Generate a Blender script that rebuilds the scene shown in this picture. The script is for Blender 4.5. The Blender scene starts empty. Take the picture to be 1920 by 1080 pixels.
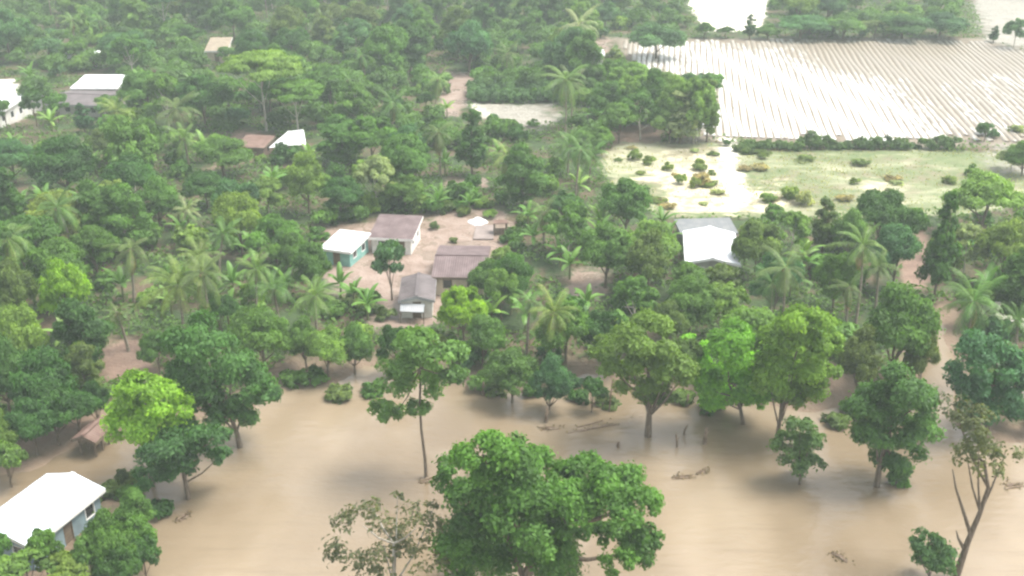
import bpy, math, random
import numpy as np
from mathutils import Vector, Matrix

random.seed(7)
rng = np.random.default_rng(7)
scene = bpy.context.scene
COL = scene.collection
R = math.radians

# ------------------------------------------------------------------ camera, world, sun, exposure
CAM_H, PITCH, FPX = 50.0, R(24.0), 960.0 / math.tan(R(25.0))
cam_d = bpy.data.cameras.new("camera")
cam_d.sensor_width = 36.0
cam_d.lens = 18.0 / math.tan(R(25.0))
cam_d.clip_start, cam_d.clip_end = 0.5, 9000.0
cam = bpy.data.objects.new("camera", cam_d)
cam.location = (0, 0, CAM_H)
cam.rotation_euler = (R(90) - PITCH, 0, 0)
COL.objects.link(cam)
scene.camera = cam

SUN_EL, SUN_AZ = R(64), R(82)          # azimuth clockwise from +Y (the view direction)
world = bpy.data.worlds.new("World")
scene.world = world
world.use_nodes = True
wn, wl = world.node_tree.nodes, world.node_tree.links
wn.clear()
w_out = wn.new("ShaderNodeOutputWorld")
w_bg = wn.new("ShaderNodeBackground")
w_hsv = wn.new("ShaderNodeHueSaturation")
w_sky = wn.new("ShaderNodeTexSky")
w_sky.sky_type = 'NISHITA'
w_sky.sun_disc = False
w_sky.sun_elevation = SUN_EL
w_sky.sun_rotation = SUN_AZ
w_sky.dust_density = 4.0
w_hsv.inputs['Saturation'].default_value = 0.3      # thin even overcast
w_bg.inputs['Strength'].default_value = 0.15
wl.new(w_sky.outputs[0], w_hsv.inputs['Color'])
wl.new(w_hsv.outputs[0], w_bg.inputs['Color'])
wl.new(w_bg.outputs[0], w_out.inputs['Surface'])

sun_d = bpy.data.lights.new("sun", 'SUN')
sun_d.energy = 1.5
sun_d.angle = R(24)
sun_d.color = (1.0, 0.95, 0.87)
sun = bpy.data.objects.new("sun", sun_d)
sdir = Vector((math.sin(SUN_AZ) * math.cos(SUN_EL), math.cos(SUN_AZ) * math.cos(SUN_EL), math.sin(SUN_EL)))
sun.rotation_euler = sdir.to_track_quat('Z', 'Y').to_euler()
sun.location = (0, 0, 200)
COL.objects.link(sun)

scene.view_settings.view_transform = 'Standard'
scene.view_settings.look = 'None'
scene.view_settings.gamma = 1.0
scene.view_settings.use_curve_mapping = False
scene.view_settings.exposure = 1.45
scene.render.engine = 'CYCLES'
cy = scene.cycles
cy.use_denoising = True
cy.max_bounces = 6
cy.diffuse_bounces = 4
cy.glossy_bounces = 2
cy.transmission_bounces = 3
cy.volume_bounces = 0
cy.transparent_max_bounces = 4
cy.filter_width = 2.4

HAZE_DENSITY = 0.0006

# ------------------------------------------------------------------ projection helpers (photo pixel <-> world)
SP, CP = math.sin(PITCH), math.cos(PITCH)

def ray(px, py):
    a, b = (px - 960.0) / FPX, (540.0 - py) / FPX
    return Vector((a, CP + b * SP, -SP + b * CP))

def P(px, py, z=0.4):
    d = ray(px, py)
    t = (z - CAM_H) / d.z
    return Vector((d.x * t, d.y * t, z))

def PY(px, py, Y):
    d = ray(px, py)
    t = Y / d.y
    return Vector((d.x * t, Y, CAM_H + d.z * t))

def depth_of(v):
    return v[1] * CP - (v[2] - CAM_H) * SP

def proj(x, y, z):
    yc = y * SP + (z - CAM_H) * CP
    zc = y * CP - (z - CAM_H) * SP
    return 960 + FPX * x / zc, 540 - FPX * yc / zc

def top_z(x, y, row):
    k = (540.0 - row) / FPX           # yc = k*zc
    # y*SP + h*CP = k*(y*CP - h*SP)
    return CAM_H + y * (k * CP - SP) / (CP + k * SP)

# ------------------------------------------------------------------ object helpers
def tag(o, label=None, cat=None, group=None, kind=None):
    if label: o['label'] = label
    if cat: o['category'] = cat
    if group: o['group'] = group
    if kind: o['kind'] = kind
    return o

def link(name, data, parent=None, loc=None):
    o = bpy.data.objects.new(name, data)
    COL.objects.link(o)
    if parent is not None: o.parent = parent
    if loc is not None: o.location = loc
    return o

def empty(name, loc, rz=0.0):
    o = link(name, None, None, loc)
    o.rotation_euler = (0, 0, rz)
    o.empty_display_size = 0.5
    return o

class MB:
    """collects polygons, builds one mesh"""
    def __init__(s): s.v, s.f = [], []
    def quad(s, a, b, c, d):
        n = len(s.v); s.v += [tuple(a), tuple(b), tuple(c), tuple(d)]; s.f.append((n, n+1, n+2, n+3))
    def box(s, x0, x1, y0, y1, z0, z1):
        n = len(s.v)
        s.v += [(x, y, z) for z in (z0, z1) for y in (y0, y1) for x in (x0, x1)]
        for f in ((0,2,3,1),(4,5,7,6),(0,1,5,4),(2,6,7,3),(0,4,6,2),(1,3,7,5)):
            s.f.append(tuple(n+i for i in f))
    def beam(s, a, b, w, h):
        a, b = Vector(a), Vector(b)
        d = (b - a).normalized()
        sx = d.cross(Vector((0, 0, 1)))
        sx = Vector((1, 0, 0)) if sx.length < 1e-4 else sx.normalized()
        sz = sx.cross(d)
        n = len(s.v)
        for p in (a, b):
            for i, j in ((-1,-1),(1,-1),(1,1),(-1,1)):
                s.v.append(tuple(p + sx*(i*w/2) + sz*(j*h/2)))
        for f in ((0,1,2,3),(7,6,5,4),(0,4,5,1),(1,5,6,2),(2,6,7,3),(3,7,4,0)):
            s.f.append(tuple(n+i for i in f))
    def tube(s, pts, radii, k=7):
        n = len(s.v)
        m = len(pts)
        for i, p in enumerate(pts):
            p = Vector(p)
            d = Vector(pts[min(i+1, m-1)]) - Vector(pts[max(i-1, 0)])
            d.normalize()
            sx = d.cross(Vector((0.31, 0.95, 0.05))).normalized()
            sy = d.cross(sx)
            for j in range(k):
                a = 2*math.pi*j/k
                s.v.append(tuple(p + (sx*math.cos(a) + sy*math.sin(a))*radii[i]))
        for i in range(m-1):
            for j in range(k):
                j2 = (j+1) % k
                s.f.append((n+i*k+j, n+i*k+j2, n+(i+1)*k+j2, n+(i+1)*k+j))
        s.f.append(tuple(n+(m-1)*k+j for j in range(k)))
    def mesh(s, name, mat, smooth=False):
        me = bpy.data.meshes.new(name)
        me.from_pydata(s.v, [], s.f)
        if mat: me.materials.append(mat)
        if smooth: me.polygons.foreach_set('use_smooth', [True]*len(me.polygons))
        me.update()
        return me
    def build(s, name, mat, parent=None, loc=None, smooth=False):
        return link(name, s.mesh(name, mat, smooth), parent, loc)

# ------------------------------------------------------------------ materials
def mat(name):
    m = bpy.data.materials.new(name)
    m.use_nodes = True
    n, l = m.node_tree.nodes, m.node_tree.links
    n.clear()
    out = n.new('ShaderNodeOutputMaterial')
    b = n.new('ShaderNodeBsdfPrincipled')
    l.new(b.outputs[0], out.inputs[0])
    return m, n, l, b, out

def noise(n, l, scale, detail=3.0, vec=None, rough=0.55):
    t = n.new('ShaderNodeTexNoise')
    t.inputs['Scale'].default_value = scale
    t.inputs['Detail'].default_value = detail
    t.inputs['Roughness'].default_value = rough
    if vec is not None: l.new(vec, t.inputs['Vector'])
    return t.outputs['Fac']

def coords(n, which='Object'):
    return n.new('ShaderNodeTexCoord').outputs[which]

def ramp(n, l, fac, lo, hi):
    r = n.new('ShaderNodeMapRange')
    r.interpolation_type = 'SMOOTHSTEP'
    r.inputs['From Min'].default_value = lo
    r.inputs['From Max'].default_value = hi
    l.new(fac, r.inputs['Value'])
    return r.outputs[0]

def mixc(n, l, fac, a, b, mode='MIX'):
    x = n.new('ShaderNodeMix')
    x.data_type = 'RGBA'
    x.blend_type = mode
    if isinstance(fac, (int, float)): x.inputs[0].default_value = fac
    else: l.new(fac, x.inputs[0])
    for i, c in ((6, a), (7, b)):
        if isinstance(c, tuple): x.inputs[i].default_value = (*c, 1.0)
        else: l.new(c, x.inputs[i])
    return x.outputs[2]

def math_(n, l, op, a, b):
    x = n.new('ShaderNodeMath')
    x.operation = op
    for i, c in ((0, a), (1, b)):
        if isinstance(c, (int, float)): x.inputs[i].default_value = c
        else: l.new(c, x.inputs[i])
    return x.outputs[0]

def attr(n, name):
    a = n.new('ShaderNodeAttribute')
    a.attribute_name = name
    return a.outputs['Fac']

def simple(name, c1, c2, scale=1.5, rough=0.7, spec=0.3, metal=0.0, stretch=None):
    m, n, l, b, out = mat(name)
    v = coords(n)
    if stretch:
        mp = n.new('ShaderNodeMapping')
        mp.inputs['Scale'].default_value = stretch
        l.new(v, mp.inputs['Vector'])
        v = mp.outputs[0]
    f = ramp(n, l, noise(n, l, scale, 5.0, v), 0.35, 0.68)
    l.new(mixc(n, l, f, c1, c2), b.inputs['Base Color'])
    b.inputs['Roughness'].default_value = rough
    b.inputs['Specular IOR Level'].default_value = spec
    b.inputs['Metallic'].default_value = metal
    return m

def leaf_material(name, rough=0.55, trans=0.3):
    m, n, l, b, out = mat(name)
    oi = n.new('ShaderNodeObjectInfo')
    t = attr(n, 'tint')
    mul = n.new('ShaderNodeMapRange')
    l.new(t, mul.inputs['Value'])
    mul.inputs['To Min'].default_value = 0.55
    mul.inputs['To Max'].default_value = 1.5
    vm = n.new('ShaderNodeVectorMath')
    vm.operation = 'SCALE'
    l.new(oi.outputs['Color'], vm.inputs[0])
    l.new(mul.outputs[0], vm.inputs['Scale'])
    warm = mixc(n, l, math_(n, l, 'MULTIPLY', t, 0.45), vm.outputs[0], (1.35, 1.12, 0.6), 'MULTIPLY')
    l.new(warm, b.inputs['Base Color'])
    b.inputs['Roughness'].default_value = rough
    b.inputs['Specular IOR Level'].default_value = 0.3
    tr = n.new('ShaderNodeBsdfTranslucent')
    l.new(mixc(n, l, 1.0, warm, (1.25, 1.3, 0.55), 'MULTIPLY'), tr.inputs['Color'])
    ms = n.new('ShaderNodeMixShader')
    ms.inputs[0].default_value = trans
    l.new(b.outputs[0], ms.inputs[1])
    l.new(tr.outputs[0], ms.inputs[2])
    l.new(ms.outputs[0], out.inputs[0])
    return m

M = {}
M['leaf'] = leaf_material('leaf', 0.55, 0.38)
M['frond'] = leaf_material('frond', 0.42, 0.25)
M['bark'] = simple('bark', (0.10, 0.075, 0.05), (0.19, 0.15, 0.11), 2.5, 0.9, stretch=(3, 3, 0.6))
M['pale_bark'] = simple('pale_bark', (0.30, 0.27, 0.22), (0.48, 0.45, 0.38), 2.0, 0.85, stretch=(2, 2, 0.5))
M['palm_bark'] = simple('palm_bark', (0.17, 0.14, 0.105), (0.30, 0.26, 0.20), 3.0, 0.9, stretch=(0.5, 0.5, 4))
M['white_roof'] = simple('white_roof', (0.80, 0.82, 0.83), (0.60, 0.61, 0.62), 0.8, 0.5, 0.4, stretch=(1, 1, 1))
M['mauve_roof'] = simple('mauve_roof', (0.108, 0.074, 0.072), (0.160, 0.118, 0.114), 0.9, 0.6, 0.4)
M['grey_roof'] = simple('grey_roof', (0.092, 0.076, 0.075), (0.135, 0.113, 0.111), 0.9, 0.55, 0.5)
M['pale_grey_roof'] = simple('pale_grey_roof', (0.27, 0.285, 0.295), (0.34, 0.345, 0.35), 0.6, 0.55, 0.5)
M['shed_roof'] = simple('shed_roof', (0.15, 0.16, 0.165), (0.20, 0.205, 0.20), 0.8, 0.6, 0.4)
M['blue_white_roof'] = simple('blue_white_roof', (0.70, 0.77, 0.82), (0.56, 0.62, 0.66), 0.7, 0.5, 0.4)
M['rust_roof'] = simple('rust_roof', (0.14, 0.085, 0.066), (0.20, 0.135, 0.11), 0.9, 0.8)
M['beige_roof'] = simple('beige_roof', (0.29, 0.24, 0.17), (0.21, 0.17, 0.125), 0.9, 0.7)
M['white_wall'] = simple('white_wall', (0.72, 0.71, 0.66), (0.55, 0.53, 0.48), 0.8, 0.85)
M['blue_wall'] = simple('blue_wall', (0.23, 0.31, 0.34), (0.17, 0.22, 0.24), 0.8, 0.8)
M['teal_wall'] = simple('teal_wall', (0.24, 0.46, 0.40), (0.17, 0.34, 0.30), 1.0, 0.8)
M['grey_wall'] = simple('grey_wall', (0.38, 0.36, 0.33), (0.27, 0.25, 0.22), 0.8, 0.9)
M['brick_wall'] = simple('brick_wall', (0.22, 0.15, 0.12), (0.15, 0.10, 0.08), 1.2, 0.9)
M['beige_wall'] = simple('beige_wall', (0.58, 0.50, 0.38), (0.44, 0.37, 0.28), 0.9, 0.85)
M['timber'] = simple('timber', (0.13, 0.095, 0.065), (0.20, 0.155, 0.11), 2.0, 0.85, stretch=(1, 1, 5))
M['white_trim'] = simple('white_trim', (0.80, 0.79, 0.76), (0.70, 0.69, 0.66), 1.0, 0.6)
M['grey_trim'] = simple('grey_trim', (0.33, 0.33, 0.33), (0.25, 0.25, 0.25), 1.0, 0.6)
M['dark_glass'] = simple('dark_glass', (0.02, 0.022, 0.025), (0.035, 0.04, 0.042), 1.0, 0.12, 0.6)
M['tarp'] = simple('tarp', (0.80, 0.82, 0.82), (0.70, 0.72, 0.72), 0.7, 0.4, 0.5)
M['driftwood'] = simple('driftwood', (0.13, 0.09, 0.06), (0.22, 0.165, 0.115), 2.5, 0.85)
M['concrete'] = simple('concrete', (0.27, 0.225, 0.205), (0.21, 0.175, 0.158), 0.8, 0.9)

# muddy flood water: opaque silt, a smooth surface, slow sediment swirls, contrast raised to stand for sheen
m, n, l, b, out = mat('muddy_water')
g = n.new('ShaderNodeNewGeometry').outputs['Position']
wv = n.new('ShaderNodeMapping'); wv.inputs['Scale'].default_value = (0.055, 0.024, 1.0)
wv.inputs['Rotation'].default_value = (0, 0, 0.5)
l.new(g, wv.inputs['Vector'])
f1 = ramp(n, l, noise(n, l, 1.0, 3.0, wv.outputs[0]), 0.35, 0.68)
c = mixc(n, l, f1, (0.176, 0.133, 0.084), (0.296, 0.236, 0.162))
f2 = ramp(n, l, noise(n, l, 0.12, 4.0, g), 0.5, 0.75)
c = mixc(n, l, math_(n, l, 'MULTIPLY', f2, 0.5), c, (0.27, 0.222, 0.165))
wv4 = n.new('ShaderNodeMapping'); wv4.inputs['Scale'].default_value = (0.10, 0.9, 1.0); wv4.inputs['Rotation'].default_value = (0, 0, 0.25)
l.new(g, wv4.inputs['Vector'])
f3 = ramp(n, l, noise(n, l, 1.0, 5.0, wv4.outputs[0], 0.65), 0.50, 0.78)
c = mixc(n, l, math_(n, l, 'MULTIPLY', f3, 0.35), c, (0.155, 0.118, 0.080))
l.new(c, b.inputs['Base Color'])
b.inputs['Roughness'].default_value = 0.13
b.inputs['IOR'].default_value = 1.4
bp = n.new('ShaderNodeBump'); bp.inputs['Strength'].default_value = 0.35; bp.inputs['Distance'].default_value = 0.25
wv2 = n.new('ShaderNodeMapping'); wv2.inputs['Scale'].default_value = (0.7, 1.3, 1.0)
l.new(g, wv2.inputs['Vector'])
l.new(noise(n, l, 1.0, 4.0, wv2.outputs[0]), bp.inputs['Height'])
l.new(bp.outputs[0], b.inputs['Normal'])
M['water'] = m

# terrain: soil, ground cover, trodden yards, rough grass, path and crop mud, by measured distances to their outlines
m, n, l, b, out = mat('terrain')
g = n.new('ShaderNodeNewGeometry').outputs['Position']
n1, n2, n3 = noise(n, l, 0.16, 5.0, g), noise(n, l, 0.55, 5.0, g, 0.6), noise(n, l, 2.2, 4.0, g, 0.6)
base = mixc(n, l, ramp(n, l, n1, 0.42, 0.6), (0.045, 0.075, 0.025), (0.13, 0.095, 0.06))
base = mixc(n, l, ramp(n, l, n2, 0.5, 0.7), base, (0.06, 0.105, 0.03))
base = mixc(n, l, ramp(n, l, n3, 0.35, 0.7), base, mixc(n, l, 1.0, base, (0.6, 0.62, 0.55), 'MULTIPLY'))
def zone(name, amp=3.0, soft=0.8):
    jit = math_(n, l, 'MULTIPLY', math_(n, l, 'SUBTRACT', n2, 0.5), amp * 2)
    jit2 = math_(n, l, 'MULTIPLY', math_(n, l, 'SUBTRACT', n1, 0.5), amp * 2)
    s = math_(n, l, 'ADD', math_(n, l, 'ADD', attr(n, name), jit), jit2)
    r = n.new('ShaderNodeMapRange'); r.interpolation_type = 'SMOOTHSTEP'
    r.inputs['From Min'].default_value = soft; r.inputs['From Max'].default_value = -soft
    l.new(s, r.inputs['Value'])
    return r.outputs[0]
yardc = mixc(n, l, ramp(n, l, n2, 0.3, 0.7), (0.215, 0.155, 0.120), (0.31, 0.24, 0.198))
yardc = mixc(n, l, ramp(n, l, n3, 0.55, 0.75), yardc, (0.165, 0.122, 0.092))
zy = zone('yard')
base = mixc(n, l, zy, base, yardc)
puddle = math_(n, l, 'MULTIPLY', zy, ramp(n, l, noise(n, l, 0.22, 4.0, g), 0.50, 0.56))
bare = mixc(n, l, ramp(n, l, n2, 0.3, 0.7), (0.18, 0.118, 0.088), (0.26, 0.18, 0.135))
base = mixc(n, l, zone('bare', 2.0), base, bare)
grass = mixc(n, l, ramp(n, l, n2, 0.35, 0.65), (0.118, 0.158, 0.064), (0.172, 0.20, 0.095))
wv3 = n.new('ShaderNodeMapping'); wv3.inputs['Scale'].default_value = (0.07, 0.17, 1.0); l.new(g, wv3.inputs['Vector'])
pp = math_(n, l, 'ADD', noise(n, l, 1.6, 5.0, wv3.outputs[0], 0.65), math_(n, l, 'MULTIPLY', attr(n, 'pale'), 1.0))
grass = mixc(n, l, ramp(n, l, pp, 0.56, 0.70), grass, (0.56, 0.51, 0.36))
nb = noise(n, l, 0.28, 6.0, wv3.outputs[0], 0.7)
nb = math_(n, l, 'MULTIPLY', math_(n, l, 'ADD', nb, noise(n, l, 0.4, 6.0, g, 0.7)), 0.5)
grass = mixc(n, l, ramp(n, l, nb, 0.47, 0.60), grass, (0.20, 0.178, 0.112))
grass = mixc(n, l, ramp(n, l, noise(n, l, 0.5, 4.0, wv3.outputs[0], 0.7), 0.48, 0.68), grass, (0.40, 0.39, 0.26))
grass = mixc(n, l, ramp(n, l, n3, 0.55, 0.8), grass, (0.15, 0.17, 0.075))
base = mixc(n, l, zone('grass', 3.0), base, grass)
crop = mixc(n, l, ramp(n, l, n2, 0.3, 0.7), (0.17, 0.140, 0.104), (0.24, 0.20, 0.152))
base = mixc(n, l, zone('crop', 2.5, 1.5), base, crop)
sand_glarec = mixc(n, l, ramp(n, l, n2, 0.3, 0.7), (0.78, 0.74, 0.64), (0.60, 0.55, 0.46))  # near-white holds the painted glare of flood water
base = mixc(n, l, zone('sand_glare', 2.5), base, sand_glarec)
mudc = mixc(n, l, ramp(n, l, n2, 0.35, 0.65), (0.28, 0.258, 0.215), (0.205, 0.195, 0.162))
mudc = mixc(n, l, ramp(n, l, n3, 0.5, 0.72), mudc, (0.52, 0.50, 0.44))
base = mixc(n, l, zone('mud', 5.0, 3.0), base, mudc)
base = mixc(n, l, zone('path', 2.6, 1.3), base, (0.78, 0.74, 0.64))
# wet silt margin along the flood
wet = n.new('ShaderNodeMapRange'); wet.interpolation_type = 'SMOOTHSTEP'
wet.inputs['From Min'].default_value = 4.5; wet.inputs['From Max'].default_value = 0.3
l.new(math_(n, l, 'ADD', attr(n, 'shore'), math_(n, l, 'MULTIPLY', math_(n, l, 'SUBTRACT', n2, 0.5), 6)), wet.inputs['Value'])
base = mixc(n, l, wet.outputs[0], base, (0.20, 0.145, 0.10))
l.new(base, b.inputs['Base Color'])
base = mixc(n, l, math_(n, l, 'MULTIPLY', puddle, 0.6), base, (0.22, 0.168, 0.125))
l.new(base, b.inputs['Base Color'])
rr_ = n.new('ShaderNodeMapRange'); l.new(puddle, rr_.inputs['Value'])
rr_.inputs['To Min'].default_value = 0.85; rr_.inputs['To Max'].default_value = 0.10
l.new(rr_.outputs[0], b.inputs['Roughness'])
b.inputs['Specular IOR Level'].default_value = 0.3
bp = n.new('ShaderNodeBump'); bp.inputs['Strength'].default_value = 0.6; bp.inputs['Distance'].default_value = 0.3
l.new(n3, bp.inputs['Height']); l.new(bp.outputs[0], b.inputs['Normal'])
M['terrain'] = m

# crop beds: sky glare painted white, field mud colour where the glare fades
m, n, l, b, out = mat('bed_glare')
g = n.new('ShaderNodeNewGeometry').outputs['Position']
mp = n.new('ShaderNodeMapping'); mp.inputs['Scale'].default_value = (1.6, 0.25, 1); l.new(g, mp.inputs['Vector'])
s = math_(n, l, 'ADD', noise(n, l, 1.0, 4.0, mp.outputs[0]), attr(n, 'glare_fade'))
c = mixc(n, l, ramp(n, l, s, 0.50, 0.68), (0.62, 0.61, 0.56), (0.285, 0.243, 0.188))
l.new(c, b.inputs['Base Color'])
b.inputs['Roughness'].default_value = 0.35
M['bed_glare'] = m

# ------------------------------------------------------------------ outlines of the ground, read from the photo as ground points
def G(pts, z=0.3): return np.array([P(x, y, z)[:2] for x, y in pts])

FLOOD = np.vstack([G([(-90, 960), (-40, 905), (60, 862), (150, 822), (250, 790), (330, 780), (430, 780), (510, 738),
     (560, 712), (640, 716), (680, 690), (715, 690), (740, 722), (850, 728), (950, 738), (1050, 715), (1080, 690), (1150, 690),
     (1200, 738), (1330, 735), (1430, 755), (1570, 770), (1600, 750), (1720, 770), (1742, 700), (1745, 620), (1785, 590),
     (1790, 690), (1800, 800), (1920, 815), (2100, 815)], 0.0), np.array([[150, 25], [-28, 25]]), G([(240, 1130), (215, 1040), (240, 940), (180, 960), (90, 1050), (-90, 1090)], 0.0)])
YARDS = [G([(600, 428), (690, 420), (800, 408), (850, 385), (940, 395), (965, 425), (965, 465), (935, 500), (850, 560), (835, 600),
           (770, 620), (705, 612), (690, 565), (625, 545), (605, 490)]),
         G([(830, 135), (900, 138), (885, 175), (860, 215), (820, 215)]), G([(1060, 505), (1135, 510), (1130, 560), (1070, 560)]),
         G([(840, 338), (900, 336), (905, 352), (845, 356)]), G([(1070, 70), (1150, 72), (1130, 120), (1070, 120)])]
BARES = [G([(190, 635), (305, 640), (300, 700), (190, 720)]), G([(440, 245), (520, 255), (500, 300), (395, 320)]),
         G([(1685, 430), (1745, 430), (1745, 545), (1690, 545)]), G([(1545, 690), (1600, 690), (1610, 760), (1560, 770)]),
         G([(1130, 240), (1240, 235), (1240, 275), (1130, 275)]), G([(60, 790), (210, 775), (220, 800), (20, 860)])]
GRASS = [G([(1120, 300), (1160, 268), (1345, 268), (1400, 282), (1800, 286), (1930, 283), (1990, 350), (1850, 400), (1700, 410),
            (1380, 410), (1250, 410), (1150, 360)])]
SAND_GLARES = [G([(882, 196), (935, 197), (950, 220), (905, 222)]), G([(1285, -10), (1440, -10), (1430, 60), (1320, 60)]),  # glaring flood water painted as white ground; last outline is plain pale ground
         G([(1890, 565), (1990, 560), (1990, 615), (1895, 610)]), G([(-60, 150), (30, 150), (35, 230), (-60, 235)])]
MUDS = [G([(900, 196), (1030, 198), (1045, 234), (960, 244), (905, 226)]), G([(1815, -20), (1990, -20), (2000, 112), (1850, 78)]), G([(1850, 278), (2000, 278), (2000, 330), (1880, 330)]), G([(1865, 690), (1990, 690), (1990, 760), (1880, 750)])]
PATHS = [G([(1352, 262), (1374, 262), (1374, 300), (1385, 335), (1394, 365), (1378, 398), (1362, 398), (1374, 366), (1362, 335), (1354, 300)])]
CROP = [G([(1150, 73), (1835, 73), (1990, 115), (2005, 276), (1800, 276), (1345, 266), (1305, 266), (1185, 130)])]
PALE = [G([(1570, 318), (1640, 322), (1740, 385), (1720, 410), (1670, 405), (1600, 362)]), G([(1110, 290), (1380, 262), (1420, 330), (1560, 350), (1500, 420), (1230, 420)])]

def sdf(poly, X, Y):
    d = np.full(X.shape, 1e12)
    inside = np.zeros(X.shape, bool)
    m = len(poly)
    for i in range(m):
        ax, ay = poly[i]; bx, by = poly[(i+1) % m]
        ex, ey = bx-ax, by-ay
        wx, wy = X-ax, Y-ay
        t = np.clip((wx*ex + wy*ey) / (ex*ex + ey*ey + 1e-9), 0, 1)
        d = np.minimum(d, (wx-ex*t)**2 + (wy-ey*t)**2)
        c = (ay > Y) != (by > Y)
        with np.errstate(divide='ignore', invalid='ignore'):
            inside ^= c & (X < (bx-ax)*(Y-ay)/(by-ay+1e-12) + ax)
    d = np.sqrt(d)
    return np.where(inside, -d, d)

def sdfs(polys, X, Y):
    r = sdf(polys[0], X, Y)
    for p in polys[1:]: r = np.minimum(r, sdf(p, X, Y))
    return r

def wob(X, Y):
    return 0.5*np.sin(X*0.31+1.3*np.sin(Y*0.17)) + 0.5*np.sin(Y*0.27+X*0.13+1.1*np.sin(X*0.21))

def height(X, Y):
    sh = sdf(FLOOD, X, Y) + 1.6*wob(X, Y) + 0.7*wob(X*3.1, Y*2.7)
    h = np.clip(sh*0.22, -0.9, 0.42)
    return h + np.where(sh > 2.5, 0.09*wob(X*0.8, Y*0.9), 0.0), sh

def hz(x, y):
    return float(height(np.array([float(x)]), np.array([float(y)]))[0][0])

# ------------------------------------------------------------------ terrain, one sheet to the horizon, split along its zones
xs = np.concatenate([-np.geomspace(170, 1500, 14)[::-1], np.arange(-168, 168.1, 1.25), np.geomspace(170, 1500, 14)])
ys = np.concatenate([-np.geomspace(8, 400, 8)[::-1], np.arange(0, 24, 4.0), np.arange(24, 330, 1.25), np.geomspace(332, 2600, 18)])
GX, GY = np.meshgrid(xs, ys)
GX, GY = GX.ravel(), GY.ravel()
GZ, SH = height(GX, GY)
ZATT = {'shore': SH, 'yard': sdfs(YARDS, GX, GY), 'bare': sdfs(BARES, GX, GY), 'grass': sdfs(GRASS, GX, GY), 'sand_glare': sdfs(SAND_GLARES, GX, GY), 'mud': sdfs(MUDS, GX, GY),
        'path': sdfs(PATHS, GX, GY), 'crop': sdfs(CROP, GX, GY), 'pale': np.clip(-sdfs(PALE, GX, GY)/35.0, -0.10, 0.20)}
nx, ny = len(xs), len(ys)
ii, jj = np.meshgrid(np.arange(nx-1), np.arange(ny-1))
a = (jj*nx + ii).ravel()
quads = np.stack([a, a+1, a+nx+1, a+nx], 1)
fc = lambda k: ZATT[k][quads].mean(1)
fzone = np.zeros(len(quads), int)
fzone[fc('grass') < 0.8] = 1
fzone[fc('crop') < 0.4] = 2
fzone[fc('yard') < 0.5] = 3
fzone[fc('sand_glare') < 0.5] = 4
fzone[fc('mud') < 0.5] = 6
fzone[fc('path') < 0.3] = 5
def sheet(name, qs):
    used, inv = np.unique(qs, return_inverse=True)
    me = bpy.data.meshes.new(name)
    co = np.stack([GX[used], GY[used], GZ[used]], 1)
    raw_mesh(me, co, inv.reshape(-1, 4))
    for k, arr in ZATT.items():
        at = me.attributes.new(k, 'FLOAT', 'POINT')
        at.data.foreach_set('value', arr[used].astype(np.float32))
    me.materials.append(M['terrain'])
    me.polygons.foreach_set('use_smooth', np.ones(len(qs), bool))
    return tag(link(name, me), kind='structure')
def raw_mesh(me, co, q):
    k = q.shape[1]
    me.vertices.add(len(co)); me.vertices.foreach_set('co', np.ascontiguousarray(co, dtype=np.float32).ravel())
    me.loops.add(q.size); me.loops.foreach_set('vertex_index', q.astype(np.int32).ravel())
    me.polygons.add(len(q))
    me.polygons.foreach_set('loop_start', np.arange(0, q.size, k, dtype=np.int32))
    me.update(calc_edges=True)
for k, nm in enumerate(['ground', 'field', 'crop_field', 'yard', 'sand_glare', 'path', 'mud']):
    o = sheet(nm, quads[fzone == k])
    if nm == 'crop_field': crop_field = o

w = MB(); w.quad((-120, 15, 0), (240, 15, 0), (240, 150, 0), (-120, 150, 0))
tag(w.build('water', M['water']), kind='structure')

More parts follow.
